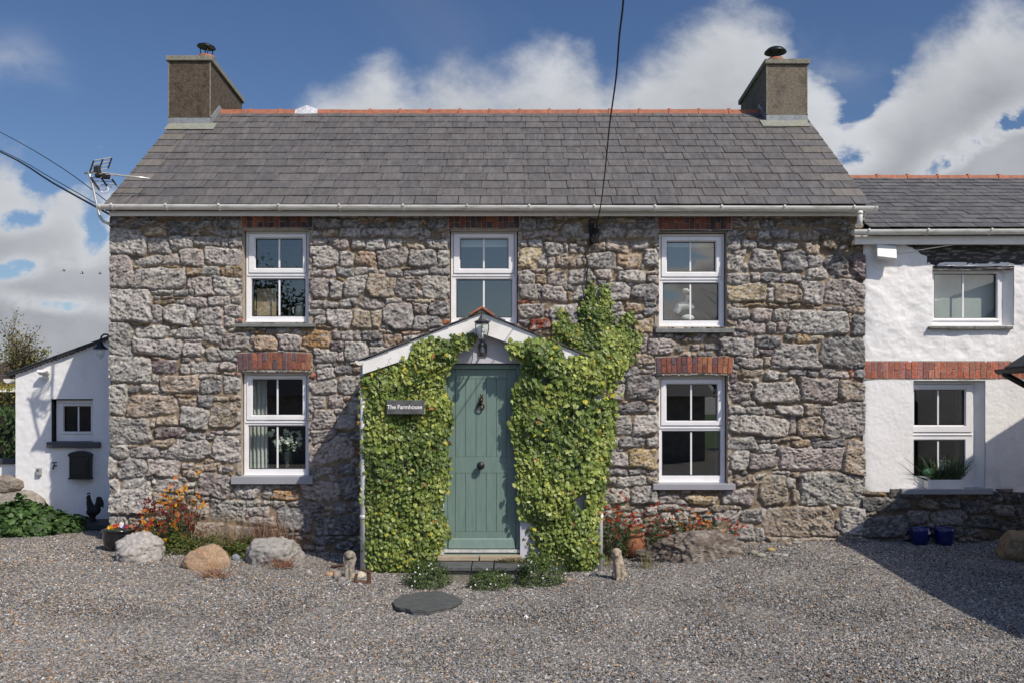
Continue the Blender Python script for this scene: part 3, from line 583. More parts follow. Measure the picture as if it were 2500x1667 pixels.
# ------------------------------------------------------------------ roofs
def slates(name, root, x0, x1, ey, ez, ry, rz, rows, w, seed, cols, verge=(), lich=(.165, .150, .128), skip=None):
    r = random.Random(seed); mb = MB()
    L = math.hypot(ry - ey, rz - ez); sy, sz = (ry - ey) / L, (rz - ez) / L
    nv = Vector((0, -sz, sy)); up = Vector((0, sy, sz)); o = Vector((0, ey, ez)); g = L / rows
    for i in range(rows):
        x = x0 - (0 if i % 2 == 0 else w * .5); first = True
        while x < x1 - .02:
            ww = w * r.uniform(.985, 1.015)
            a, b = max(x, x0), min(x + ww, x1); x += ww
            if 'l' in verge and i % 2 == 1 and a == x0: b = x0 + w * 1.25; x = b
            c = r.choice(cols); k = r.uniform(.90, 1.10)
            if ('l' in verge and i % 2 == 1 and a == x0) or ('r' in verge and i % 2 == 1 and x1 - b < w * .55):
                b = x1 if a > x0 else b; x = max(x, b); c = lich; k = r.uniform(.85, 1.1)
            mb.cc = tuple(q * k for q in c)
            if b - a < .03: continue
            t0 = i * g + r.uniform(-.005, .005); t1 = min(t0 + 1.9 * g, L)
            lift = .022 + r.uniform(-.002, .003); th = .006 + r.uniform(0, .003); skw = r.uniform(-.004, .004)
            P = lambda s_, t_, n_: Vector((s_, 0, 0)) + o + up * t_ + nv * n_
            a2, b2 = a + .0045, b - .0045
            h0, h1 = lift, lift - .018
            mb.add([P(a2, t0 + skw, h0), P(b2, t0 - skw, h0), P(b2, t1, h1), P(a2, t1, h1), P(a2, t0 + skw, h0 + th), P(b2, t0 - skw, h0 + th), P(b2, t1, h1 + th), P(a2, t1, h1 + th)],
                   [(0, 3, 2, 1), (4, 5, 6, 7), (0, 1, 5, 4), (1, 2, 6, 5), (2, 3, 7, 6), (3, 0, 4, 7)])
    return mb.build(name, m_slate, root, col=True)
def ridge(root, x0, x1, y, z, step, mat, gap=None, drop=.10):
    mb = MB(); x = x0; q = .10
    prof = lambda e: [(-q - e, -drop * .9), (-.035, .012 + e), (0, .022 + e), (.035, .012 + e), (q + e, -drop * .9), (q - .012, -drop), (0, -.004), (-q + .012, -drop)]
    while x < x1 - .01:
        b = min(x + step, x1)
        if not (gap and x < gap[1] and b > gap[0]):
            j = random.uniform(-.004, .004)
            mb.prism([(x + .003, y + py, z + pz + j) for py, pz in prof(0)], (b - x - .006, 0, 0))
            mb.prism([(b - .030, y + py, z + pz + j) for py, pz in prof(.017)], (.040, 0, 0))
        else:
            if x < gap[0] - .05: mb.prism([(x + .003, y + py, z + pz) for py, pz in prof(0)], (gap[0] - x, 0, 0))
            if b > gap[1] + .05: mb.prism([(gap[1], y + py, z + pz) for py, pz in prof(0)], (b - gap[1], 0, 0))
        x = b
    return mb.build('ridge_tiles', mat, root, bevel=.006)
def gutter(root, x0, x1, y, z, brackets, tilt=0.0, r=.058):
    mb = MB(); n = 10
    def sec(x, dz, rr, top=.0):
        return [(x, y - rr * math.cos(math.pi * k / n), z + dz - rr * math.sin(math.pi * k / n)) for k in range(n + 1)] + \
               [(x, y + (rr - .006) * math.cos(math.pi * k / n), z + dz + .002 - (rr - .006) * math.sin(math.pi * k / n)) for k in range(n + 1)]
    mb.prism(sec(x0, 0, r), (x1 - x0, 0, tilt))
    g = mb.build('gutter', m_gut, root, bevel=0)
    for x in brackets:
        dz = tilt * (x - x0) / (x1 - x0)
        b = MB().prism(sec(x - .012, dz, r + .007), (.024, 0, 0)); b.box(x - .010, x + .010, y - r - .014, y - r + .004, z + dz - .012, z + dz + .010)
        b.build('bracket', m_gut, g)
    for x in (x0 - .01, x1 - .02):
        c = MB().prism([(x, y - (r + .008) * math.cos(math.pi * k / n), z + (tilt if x > x0 else 0) - (r + .008) * math.sin(math.pi * k / n)) for k in range(n + 1)], (.03, 0, 0))
        c.build('stop_end', m_gut, g)
    return g

# ------------------------------------------------------------------ the stone farmhouse
house = thing('farmhouse', 'two storey rubble stone farmhouse with slate roof, two chimneys and green front door', 'farmhouse', (-.3, 1.3, 0))
HX0, HX1 = -5.035, 4.415
WIN = {  # frame, upper glass, lower glass, bar, sill, lintel
 'ul': ((601, 565, 755, 788), (622, 581, 740, 657), (613, 680, 746.5, 774), 681, (574.5, 790, 768, 798)),
 'll': ((596, 910, 755, 1161), (615, 923, 740, 1014), (606, 1037, 747, 1145), 676.5, (563.5, 1163, 763, 1181)),
 'um': ((1101, 565, 1262, 790), (1121.5, 581, 1242, 658), (1112.5, 681, 1251, 777), 1181, None),
 'ur': ((1608, 572, 1768, 799), (1626.5, 589, 1748, 666), (1617.5, 690, 1756, 784), 1686, (1601, 802, 1793, 812)),
 'lr': ((1607, 918, 1770, 1178), (1625.5, 935, 1752.5, 1028), (1615, 1050, 1760, 1161), 1688, (1595, 1181, 1796, 1195))}
holes = []
for k, (fr, up, lo, bar, sl_) in WIN.items():
    R = window(house, fr, up, lo, bar, Y=.105)
    holes.append((R[0] - .012, R[1] + .012, R[2] - .012, R[3] + .012))
    reveal(house, R, .012, .20, m_reveal)
    if sl_: sill(house, sl_, -.075, .10, m_sill if k in ('ll', 'lr') else m_slatesill)
LINT = [(590, 763, 528, 557, 13, BRD, .0), (581, 761, 862, 904, 15, BR, .014), (1096, 1268, 528, 558, 13, BRD, .0), (1607, 1785, 531, 561, 14, BRD, .0), (1601.5, 1789, 872, 912, 15, BR, .012)]
for i, (a, b, c, d, n, pal, ar) in enumerate(LINT):
    bricks('brick_lintel', a, b, c, d, n, 0.0, house, pal, 40 + i, ar)
    R = rect((a, c, b, d), 0); holes.append((R[0], R[1], R[2], R[3] + ar))
    hd = W(a, d, 0), W(b, d, 0)
    MB().box(hd[0].x + .02, hd[1].x - .02, .012, .10, hd[0].z - .030, hd[0].z - .011).build('lintel_soffit', m_reveal, house)
rubble('wall', HX0, HX1, -.50, 4.06, .0105, traced_stones(), holes, 6000, 3, m_stone, house, lambda x, h, z: np.c_[x, -h, z])
gab = lambda fx: np.where(fx < 2.6, 4.02 + .723 * (fx + .1), 4.02 + .723 * (5.3 - fx))
for nm, xx, s in (('gable_wall', HX0 + .03, -1), ('gable_wall', HX1 - .03, 1)):
    rubble(nm, 0.0, 5.2, -.4, 6.0, .03, [], [], 1500, 5 if s < 0 else 6, m_stone, house, (lambda xx, s: lambda y, h, z: np.c_[xx + s * h, y, z])(xx, s), top=gab, rand_stones=900, relief=.8)
MB().box(HX0 + .05, HX1 - .05, 5.1, 5.2, -.4, 4.0).build('back_wall', m_chim2, house)
# roof
EY, EZ, RY, RZ = -.20, 4.106, 2.6, 6.13
GRY = [(.110, .103, .099), (.118, .110, .105), (.102, .097, .095), (.122, .111, .105), (.112, .103, .097)]
roofm = M('roof_underlay', (.03, .03, .03), .9)
rf = MB().prism([(HX0 + .02, EY + .02, EZ - .025), (HX0 + .02, RY, RZ - .03), (HX0 + .02, 5.4, EZ - .025), (HX0 + .02, 5.4, EZ - .06), (HX0 + .02, RY, RZ - .10), (HX0 + .02, EY + .02, EZ - .06)], (HX1 - HX0 - .04, 0, 0)).build('roof', roofm, house)
slates('slates', rf, HX0 + .015, HX1 + .005, EY, EZ, RY, RZ - .01, 14, .272, 11, GRY, ('l', 'r'))
slates('slates', rf, HX0 + .015, HX1 + .005, 5.4, EZ, RY, RZ - .01, 14, .272, 12, GRY)
gx0, gx1 = W(722, 0, RY).x, W(777, 0, RY).x
ridge(rf, W(541, 0, RY).x, W(1856, 0, RY).x, RY, RZ + .015, .455, m_terra, gap=(gx0, gx1))
pm = MB(); gm = (gx0 + gx1) / 2
for dy in (-.115, .115):
    n_ = 7
    xs_ = [gx0 - .05 + (gx1 - gx0 + .10) * i / (n_ - 1) for i in range(n_)]
    hz_ = [.0, .03, .055, .085, .06, .03, .0]
    pm.add([(x, RY + dy, RZ - .095 - .012 * (i % 2)) for i, x in enumerate(xs_)] + [(x, RY + dy * .2, RZ + .01 + h) for x, h in zip(xs_, hz_)], [(i, i + 1, n_ + i + 1, n_ + i) for i in range(n_ - 1)])
pm.build('ridge_patch', M('silver_plastic_sheet', (.52, .53, .56), .3, .25, 30, .012, 25), rf)
gutter(house, W(243, 0, EY - .05).x, W(2138, 0, EY - .05).x, EY - .045, W(0, 501, EY - .05).z, [W(p, 0, EY - .05).x for p in (276, 408, 537, 682, 830, 985, 1141, 1292, 1450, 1598, 1760, 1913, 2082)], tilt=-.024)
fa = W(266, 513, -.14); fb = W(2114, 530, -.14)
MB().box(fa.x, fb.x, -.14, -.11, fb.z + .012, fa.z + .01).build('fascia', m_fascia, house, bevel=.003)
MB().box(fa.x + .01, fb.x - .01, -.11, .02, fa.z - .045, fa.z - .035).build('soffit', m_fascia, house)
dpx = W(2096, 0, EY).x
MB().tube([(dpx, EY - .045, 4.07), (dpx, EY - .045, 3.95), (dpx, EY - .03, 3.84)], .033, 12).tube([(dpx, EY - .045, 3.99), (dpx, EY - .045, 4.03)], .039, 12).build('downpipe', m_gut, house, True)

# chimneys
def chimney(xa, xb, ya, yb, zt, base, mat, potx, pot_kind, lean):
    b = MB(); z0 = 4.6
    dl = .08
    b.add([(xa, ya, z0), (xb, ya, z0), (xb, yb, z0), (xa, yb, z0), (xa, ya, zt), (xb, ya, zt), (xb, yb, zt - dl), (xa, yb, zt - dl)], [(0, 3, 2, 1), (4, 5, 6, 7), (0, 1, 5, 4), (1, 2, 6, 5), (2, 3, 7, 6), (3, 0, 4, 7)])
    c = b.build('chimney', mat, house, bevel=.01)
    k = MB(); e = .035
    k.add([(xa - e, ya - e, zt + .002), (xb + e, ya - e, zt + .002), (xb + e, yb + e, zt - dl), (xa - e, yb + e, zt - dl), (xa - e, ya - e, zt + .075), (xb + e, ya - e, zt + .075), (xb + e, yb + e, zt + .075 - dl), (xa - e, yb + e, zt + .075 - dl)],
          [(0, 3, 2, 1), (4, 5, 6, 7), (0, 1, 5, 4), (1, 2, 6, 5), (2, 3, 7, 6), (3, 0, 4, 7)])
    k.build('cap', m_conc, c, bevel=.008)
    zr = lambda y: EZ + .723 * (min(y, 5.2 - y) - EY)
    zb = zr(ya) + .03
    f = MB()
    f.box(xa - .01, xb + .01, ya - .014, ya - .002, zb - .02, zb + .085)
    for xs_, s in ((xa, -1), (xb, 1)):
        n = 8
        P = [(xs_ + s * .002, ya + (yb - ya) * i / n) for i in range(n + 1)]
        f.add([(x, y, zr(y) + .02) for x, y in P] + [(x, y, zr(y) + .13) for x, y in P] + [(x + s * .012, y, zr(y) + .02) for x, y in P] + [(x + s * .012, y, zr(y) + .13) for x, y in P],
              [q for i in range(n) for q in ((2 * n + 2 + i, 2 * n + 3 + i, 3 * n + 4 + i, 3 * n + 3 + i), (n + 1 + i, n + 2 + i, 3 * n + 4 + i, 3 * n + 3 + i))])
    f.build('flashing', m_lead, c)
    ap = MB(); q = .19
    sd = -1 if xa < 0 else 1
    ap.obox(((xa + xb) / 2 - sd * .055, ya - .10, zr(ya - .10) + .040), ((xb - xa) / 2 + .05, 0, 0), (0, .105, .105 * .723), (0, -.002, .003)).build('lead_apron', m_leadg, c)
    for xs_ in (xa, xb): MB().box(xs_ - .008, xs_ + .008, ya - .006, ya + .008, zb + .1, zt - .01).build('corner_bead', m_conc, c)
    y = ya + .80; zt2 = zt + .02
    MB().lathe([(.145, -.02), (.14, .06), (.115, .085), (.112, .30), (.125, .315), (.125, .345), (.09, .345)], (potx, y, zt2), 24).build('flue_pot', m_terra, c, True)
    cw = MB()
    for a in range(4):
        w = a * math.pi / 2 + .5
        cw.tube([(potx + .085 * math.cos(w), y + .085 * math.sin(w), zt2 + .32), (potx + .095 * math.cos(w), y + .095 * math.sin(w), zt2 + .465)], .008, 6)
    if pot_kind == 0:
        rot = Matrix.Rotation(.10, 3, 'Y')
        vs0 = len(cw.v); cw.lathe([(.005, .04), (.07, .032), (.13, .005), (.142, -.012), (.142, -.022), (.11, -.008), (.01, .015)], (0, 0, 0), 28)
        for i in range(vs0, len(cw.v)): cw.v[i] = tuple(rot @ Vector(cw.v[i]) + Vector((potx, y, zt2 + .50)))
    else:
        cw.lathe([(.004, .075), (.06, .068), (.12, .042), (.165, .0), (.172, -.02), (.168, -.024), (.12, .02), (.01, .05)], (potx, y, zt2 + .47), 28)
        cw.lathe([(.118, -.13), (.118, -.115), (.11, -.115)], (potx, y, zt2 + .47), 24)
    cw.build('cowl', M('cowl_steel', (.03, .035, .035), .35, .2, 20, metal=.6), c, True)
cl, cr = W(412, 0, 2.10), W(513, 0, 2.10)
chimney(cl.x, cr.x, 2.10, 3.78, W(0, 150, 2.10).z, 0, m_chim, W(504, 0, 2.9).x, 0, 0)
cl, cr = W(1872, 0, 2.2), W(1970, 0, 2.2)
chimney(cl.x, cr.x, 2.2, 3.82, W(0, 158, 2.2).z, 0, m_chim2, W(1893, 0, 3.0).x, 1, 0)

# porch : walls, roof, boards, door
PY = -1.0
pa, pb = W(895, 0, PY).x, W(1462, 0, PY).x
apex = W(1177, 800, PY); ev = W(0, 905, PY).z
dl_, dr_ = W(1083, 0, PY).x, W(1270, 0, PY).x; dtop = W(0, 886, PY).z; dbot = W(0, 1358, PY).z
pw = MB()
sl2 = lambda x: apex.z + .02 - .415 * abs(x - apex.x)
pw.prism([(pa, PY, -.5), (dl_, PY, -.5), (dl_, PY, sl2(dl_)), (pa, PY, sl2(pa))], (0, .14, 0))
pw.prism([(dr_, PY, -.5), (pb, PY, -.5), (pb, PY, sl2(pb)), (dr_, PY, sl2(dr_))], (0, .14, 0))
pw.prism([(dl_, PY, dtop), (dr_, PY, dtop), (dr_, PY, sl2(dr_)), (apex.x, PY, apex.z + .02), (dl_, PY, sl2(dl_))], (0, .14, 0))
pw.box(pa, pa + .14, PY + .14, .06, -.5, sl2(pa)); pw.box(pb - .14, pb, PY + .14, .06, -.5, sl2(pb))
porch = pw.build('porch_wall', m_render, house)
FY = PY - .14
bb = MB(); ta = W(1177, 764, FY); L = W(885, 880, FY); Rr = W(1468, 884, FY)
for e, s in ((L, -1), (Rr, 1)):
    bd = W(0, 913, FY).z if s < 0 else W(0, 917, FY).z
    bb = MB().prism([(ta.x, FY, ta.z), (e.x, FY, e.z), (e.x, FY, bd), (ta.x, FY, ta.z - .235)], (0, .026, 0))
    bb.build('bargeboard', m_white, porch, bevel=.003)
sf = MB()
for e, s in ((L, -1), (Rr, 1)):
    sf.prism([(ta.x, FY + .03, ta.z - .02), (e.x, FY + .03, e.z - .02), (e.x, FY + .03, e.z - .05), (ta.x, FY + .03, ta.z - .05)], (0, 1.12, 0))
pr = sf.build('porch_roof', m_white, house)
ps = MB()
for e, s in ((L, -1), (Rr, 1)):
    d = Vector((e.x - ta.x, 0, e.z - ta.z)); ln = d.length; d.normalize(); nn = Vector((-d.z * s, 0, d.x * s)) if s > 0 else Vector((d.z, 0, -d.x)); nn = nn if nn.z > 0 else -nn
    for r_ in range(6):
        t0 = ln - (ln + .03) * (r_ + 1) / 6 + .0; yy = FY - .03 - (r_ % 2) * .0
        while yy < .02:
            wd = .24 if yy > FY else .24 - .12 * (r_ % 2)
            c = random.choice(GRY); ps.cc = tuple(q * random.uniform(.8, 1.15) * .8 for q in c)
            p0 = ta + d * (ln + .03 - r_ * (ln / 6)) ; p1 = ta + d * max(0.0, ln - (r_ + 1.4) * (ln / 6))
            a_ = Vector((p0.x, 0, p0.z)) + nn * .018; b_ = Vector((p1.x, 0, p1.z)) + nn * .003
            y2 = min(yy + wd - .004, .03)
            ps.add([(a_.x, yy, a_.z), (a_.x, y2, a_.z), (b_.x, y2, b_.z), (b_.x, yy, b_.z)] + [(q.x + nn.x * .008, y_, q.z + nn.z * .008) for q, y_ in ((a_, yy), (a_, y2), (b_, y2), (b_, yy))],
                   [(0, 1, 2, 3), (7, 6, 5, 4), (0, 4, 5, 1), (1, 5, 6, 2), (2, 6, 7, 3), (3, 7, 4, 0)])
            yy += wd
ps.build('porch_slates', m_slate, pr, col=True)
rt = MB(); tp = W(1177, 748, FY); ra = W(1145, 767, FY); rb = W(1208, 769, FY)
rt.prism([(tp.x, FY - .045, tp.z), (rb.x, FY - .045, rb.z), (rb.x - .012, FY - .045, rb.z - .022), (tp.x, FY - .045, tp.z - .030), (ra.x + .012, FY - .045, ra.z - .022), (ra.x, FY - .045, ra.z)], (0, 1.16, 0))
rt.build('porch_ridge_tile', m_terra, pr, bevel=.004)
MB().box(tp.x - .05, tp.x + .05, FY - .02, FY + 1.0, tp.z - .085, tp.z - .028).build('ridge_mortar', m_conc, pr)
# porch gutters and pipes
for x, s, y0 in ((W(883, 0, FY).x, -1, 880), (W(1472, 0, FY).x, 1, 884)):
    z = W(0, y0, FY).z; n = 10
    g = MB().prism([(x - s * .045 - .052 * math.cos(math.pi * k / n) + s * .045 + s * .02, FY - .015, z - .052 * math.sin(math.pi * k / n)) for k in range(n + 1)], (0, 1.12, 0))
    g.build('porch_gutter', m_gut, house)
pl = W(888, 0, PY - .02).x; pr_ = W(1466, 0, PY - .05).x
for x, y, zt_ in ((pl - .005, PY - .02, W(0, 895, PY).z), (pr_, PY + .02, W(0, 900, PY).z)):
    p = MB().tube([(x, y, -.30), (x, y, zt_)], .034, 14)
    for zz in (.35, 1.15, 1.95): p.tube([(x, y, zz), (x, y, zz + .05)], .040, 14)
    p.build('downpipe', M('grey_pipe', (.55, .55, .57), .4, .05, 5) if x < 0 else m_white, house, True)
# door
DY = PY + .10
zt, zb = W(0, 890, DY).z, W(0, 1358, DY).z
fl, fr_ = W(1083, 0, DY).x - .01, W(1272, 0, DY).x
df = MB()
df.box(fl, fl + .055, DY - .03, DY + .06, zb, zt); df.box(fr_ - .055, fr_, DY - .03, DY + .06, zb, zt); df.box(fl + .055, fr_ - .055, DY - .03, DY + .06, zt - .05, zt)
dframe = df.build('door_frame', m_teal, house, bevel=.004)
lx0, lx1 = fl + .058, fr_ - .058; lz0, lz1 = W(0, 1337, DY).z, zt - .053
X_ = lambda p: W(p, 0, DY).x
Z_ = lambda p: W(0, p, DY).z
gx = [X_(p) for p in (1111.5, 1136.5, 1162, 1187, 1212, 1237.5)]
dm = MB(); g = .004
zr = [lz1, Z_(924), Z_(1114), Z_(1154), Z_(1297), lz0]
dm.box(lx0, gx[0] - g / 2, DY, DY + .045, lz0, lz1); dm.box(gx[-1] + g / 2, lx1, DY, DY + .045, lz0, lz1)
dm.box(gx[0], gx[-1], DY + .0005, DY + .045, zr[1] + g / 2, zr[0]); dm.box(gx[0], gx[-1], DY + .0005, DY + .045, zr[3] + g / 2, zr[2] - g / 2); dm.box(gx[0], gx[-1], DY + .0005, DY + .045, zr[5], zr[4] - g / 2)
for i in range(5):
    for a, b in ((zr[2], zr[1]), (zr[4], zr[3])): dm.box(gx[i] + g / 2, gx[i + 1] - g / 2, DY + .003, DY + .04, a, b)
dm.box(gx[0], gx[-1], DY + .016, DY + .03, lz0, lz1)
door = dm.build('door', m_teal, house, bevel=.0022)
wb = MB().prism([(lx0 + .01, DY - .035, Z_(1337)), (lx0 + .01, DY, Z_(1337)), (lx0 + .01, DY, Z_(1312)), (lx0 + .01, DY - .012, Z_(1316))], (lx1 - lx0 - .02, 0, 0))
wb.build('weatherboard', m_teal, door, bevel=.003)
MB().box(fl - .01, fr_ + .005, DY - .055, DY + .03, Z_(1346), Z_(1339)).build('threshold_bar', M('worn_white_bar', (.5, .5, .47), .5, .25, 14), dframe)
MB().prism([(fl - .02, DY - .12, Z_(1358)), (fl - .02, DY + .06, Z_(1358)), (fl - .02, DY + .06, Z_(1346)), (fl - .02, DY - .10, Z_(1351))], (fr_ - fl + .03, 0, 0)).build('door_sill', m_teal, dframe, bevel=.004)
kx, kz = X_(1174), Z_(1135)
MB().tube([(kx, DY + .01, kz), (kx, DY - .015, kz)], .036, 20).tube([(kx, DY - .015, kz), (kx, DY - .05, kz)], .014, 12).ball((kx, DY - .065, kz), .045, .032, .045, 20).build('doorknob', m_black, door, True)
bronze = M('dark_bronze', (.055, .028, .022), .38, .3, 30, metal=.5)
hx, hz = X_(1176), Z_(976)
kn = MB().tube([(hx - .012, DY - .012, hz - .055), (hx - .006, DY - .030, hz - .01), (hx, DY - .034, hz + .03), (hx + .002, DY - .028, hz + .055)], [.017, .020, .018, .010], 10)
kn.tube([(hx + .002, DY - .03, hz + .035), (hx - .004, DY - .062, hz + .002), (hx - .006, DY - .068, hz - .03)], [.017, .016, .012], 10)
kn.tube([(hx - .012, DY - .022, hz + .05), (hx - .014, DY - .022, hz + .078)], [.006, .002], 6).tube([(hx + .012, DY - .022, hz + .05), (hx + .015, DY - .022, hz + .078)], [.006, .002], 6)
kn.tube([(hx - .012 + .038 * math.sin(a), DY - .03, hz - .075 + .038 * math.cos(a)) for a in [i * 2 * math.pi / 20 for i in range(21)]], .009, 8)
kn.tube([(hx - .012, DY + .01, hz - .045), (hx - .012, DY - .03, hz - .045)], .016, 10)
kn.build('door_knocker', bronze, door, True)
MB().box(dl_, dr_, DY + .0, DY + .06, zt, dtop + .02).build('head_trim', m_teal, dframe)
MB().box(pa + .1, pb - .1, .0, .02, -.4, 2.2).build('porch_back', m_dark, house)
# ------------------------------------------------------------------ ground
def build_ground():
    xs = np.r_[np.linspace(-40, -14.5, 20), np.linspace(-14, 14, 281), np.linspace(14.5, 40, 20)]; ys = np.r_[np.linspace(-34, -14.5, 20), np.linspace(-14, 8, 221)]
    X, Y = np.meshgrid(xs, ys)
    Z = zg(X, Y) + .012 * fb2(X * 1.7, Y * 1.7, 3)
    idx = np.arange(X.size).reshape(X.shape)
    q = np.stack([idx[:-1, :-1], idx[:-1, 1:], idx[1:, 1:], idx[1:, :-1]], -1).reshape(-1, 4)
    m = bpy.data.materials.new('gravel_bed'); m.use_nodes = True
    t = NT(m.node_tree); b = t.n['Principled BSDF']
    co = t.new('ShaderNodeTexCoord').outputs['Object']
    v1 = t.new('ShaderNodeTexVoronoi', {'Vector': co, 'Scale': 52.0})
    r = t.new('ShaderNodeValToRGB'); e = r.color_ramp.elements
    cols = [(.0, (.05, .05, .048)), (.3, (.12, .115, .108)), (.55, (.20, .185, .165)), (.72, (.26, .21, .15)), (.88, (.33, .32, .30)), (1, (.45, .44, .42))]
    e[0].position, e[0].color = cols[0][0], (*cols[0][1], 1); e[1].position, e[1].color = 1, (*cols[-1][1], 1)
    for p, c in cols[1:-1]:
        q_ = r.color_ramp.elements.new(p); q_.color = (*c, 1)
    t.l.new(t.new('ShaderNodeSeparateColor', {0: v1.outputs['Color']}).outputs[0], r.inputs[0])
    t.put(b.inputs['Base Color'], r.outputs[0]); b.inputs['Roughness'].default_value = .9
    bn = t.new('ShaderNodeBump', {'Strength': 1.0, 'Distance': .012}); bn.invert = True
    t.l.new(v1.outputs['Distance'], bn.inputs['Height']); t.l.new(bn.outputs[0], b.inputs['Normal'])
    o = npmesh('ground', np.c_[X.ravel(), Y.ravel(), Z.ravel()], q, m, smooth=True)
    tag(o, 'grey and tan crushed gravel yard in front of the farmhouse', kind='structure')
    f = MB().add([(-500, -500, -.75), (500, -500, -.75), (500, 900, -.75), (-500, 900, -.75)], [(0, 1, 2, 3)]).build('field', M('field_grass', (.07, .12, .03), .9, .3, .5))
    tag(f, 'green field beyond the yard', kind='structure')
build_ground()

def chips(name, P, size, cols, mat, parent=None, flat=(1, .8, .5), seed=1, label=None):
    """angular stone chips, numpy octahedra"""
    rs = np.random.RandomState(seed); n = len(P)
    T = np.array([(1, 0, 0), (-1, 0, 0), (0, 1, 0), (0, -1, 0), (0, 0, 1), (0, 0, -1)], float)
    V = T[None] * (1 + rs.uniform(-.35, .45, (n, 6, 1))) + rs.uniform(-.28, .28, (n, 6, 3))
    V = V * np.array(flat)[None, None] * size[:, None, None]
    q = rs.normal(size=(n, 4)); q[:, 0] *= 1.0; q[:, 1:3] *= .35; q /= np.linalg.norm(q, axis=1)[:, None]
    w, x, y, z = q.T
    R = np.stack([1 - 2 * (y * y + z * z), 2 * (x * y - z * w), 2 * (x * z + y * w), 2 * (x * y + z * w), 1 - 2 * (x * x + z * z), 2 * (y * z - x * w), 2 * (x * z - y * w), 2 * (y * z + x * w), 1 - 2 * (x * x + y * y)], -1).reshape(n, 3, 3)
    V = np.einsum('nij,nkj->nki', R, V) + P[:, None]
    Fc = np.array([(0, 2, 4), (2, 1, 4), (1, 3, 4), (3, 0, 4), (2, 0, 5), (1, 2, 5), (3, 1, 5), (0, 3, 5)])
    Fc = (Fc[None] + 6 * np.arange(n)[:, None, None]).reshape(-1, 3)
    return npmesh(name, V.reshape(-1, 3), Fc, mat, parent, np.repeat(cols, 6, 0))
def build_gravel():
    rs = np.random.RandomState(4)
    pts = []
    def area(n, x0, x1, y0, y1): pts.append(np.c_[rs.uniform(x0, x1, n), rs.uniform(y0, y1, n)])
    for y0, y1, d in ((-5.6, -3.5, 4300), (-3.5, -2, 3400), (-2, .02, 2900)):
        hw = min(6.9, (DW + y1) * .56 + .3)
        area(int(d * 2 * hw * (y1 - y0)), -hw, hw, y0, y1)
    area(7000, -8, -5.05, 0, 1.9)
    p = np.concatenate(pts)
    p = p[~((p[:, 0] > -1.62) & (p[:, 0] < 1.0) & (p[:, 1] > -.98))]
    n = len(p)
    z = zg(p[:, 0], p[:, 1])
    size = rs.uniform(.0055, .0150, n) * (1 + .5 * (rs.rand(n) > .96))
    pal = np.array([(.172, .173, .174), (.252, .247, .238), (.09, .089, .088), (.34, .32, .295), (.32, .235, .150), (.27, .165, .10), (.50, .48, .45), (.205, .185, .155)])
    warm = np.clip((.4 - p[:, 0]) / 7, 0, 1)
    pr = np.array([.26, .23, .15, .14, .06, .03, .035, .095])[None] * np.ones((n, 1))
    pr[:, 4] += .13 * warm; pr[:, 5] += .05 * warm; pr[:, 2] -= .05 * warm
    cs = np.cumsum(pr / pr.sum(1, keepdims=True), 1)
    k = (rs.rand(n)[:, None] > cs).sum(1)
    c = pal[np.clip(k, 0, 7)] * rs.uniform(.75, 1.45, (n, 1)) * (1 + .22 * fb2(p[:, 0] * .9 + 3, p[:, 1] * 1.6, 4))[:, None]
    o = chips('gravel', np.c_[p, z + size * .25], size, c, M('gravel_stone', rough=.9, var=.12, scale=150, attr=True, spec=.15), seed=5)
    tag(o, 'loose grey and tan crushed gravel spread over the whole yard', 'gravel', kind='stuff')
build_gravel()

# ------------------------------------------------------------------ white cottage on the right
cot = thing('cottage', 'lower white rendered cottage joined to the right of the stone farmhouse', 'cottage', (6.0, 1.3, 0))
CX0, CX1 = W(2107, 0, 0).x, 9.5
cw1 = ((2269, 655, 2448, 795), (2279, 667, 2434, 779), None, 2353, None)
cw2 = ((2222, 931, 2378, 1189), (2230.5, 949, 2357, 1039), (2230.5, 1072, 2357, 1163), 2292, None)
ch = []
for fr, up, lo, bar, _ in (cw1, cw2):
    R = window(cot, fr, up, lo, bar, Y=.10)
    ch.append((R[0] - .012, R[1] + .09, R[2] - .012, R[3] + .012))
b_ = W(2111, 882, 0), W(2500, 924, 0)
band = (b_[0].x, CX1, b_[1].z, b_[0].z)
zpl = W(0, 1200, 0).z
def wh(X, Z):
    up = np.clip((Z - band[3]) / .1, 0, 1)
    h = (.006 + .014 * up) * fb2(X * 3.2, Z * 4.2, 3) + .006 * up * fb2(X * 9, Z * 13, 2) + .0025 * fb2(X * 40, Z * 40, 2)
    ed = np.exp(-np.clip(X - CX0, 0, 9) / .03)
    return h + .012 - .02 * ed
def wc(X, Z):
    c = np.array((.80, .79, .77))[None, None] * (1 - .16 * np.clip(fb2(X * 2.5, Z * .9, 5) * 1.6, 0, 1))[..., None]
    low = np.clip((.95 - Z) / .5, 0, 1) * np.clip(fb2(X * 5, Z * 5 + 8, 4) * 2.2, 0, 1)
    return c * (1 - .38 * low)[..., None]
plow = lambda P, hh: None
zsoft = W(0, 602, 0).z
topc = lambda fx: np.where(fx < W(2205, 0, 0).x, W(0, 598, 0).z, np.where(fx < W(2262, 0, 0).x, W(0, 598, 0).z - (fx - W(2205, 0, 0).x) * .62, W(0, 650, 0).z)) + .03 * vn2(fx * 17, fx * 0)
heightwall('wall', CX0, CX1, zpl, W(0, 596, 0).z, .012, wh, wc, ch + [(band[0] - .05, band[1], band[2] + .005, band[3] - .005)], m_plaster, cot, lambda x, h, z: np.c_[x, -h, z], top=topc)
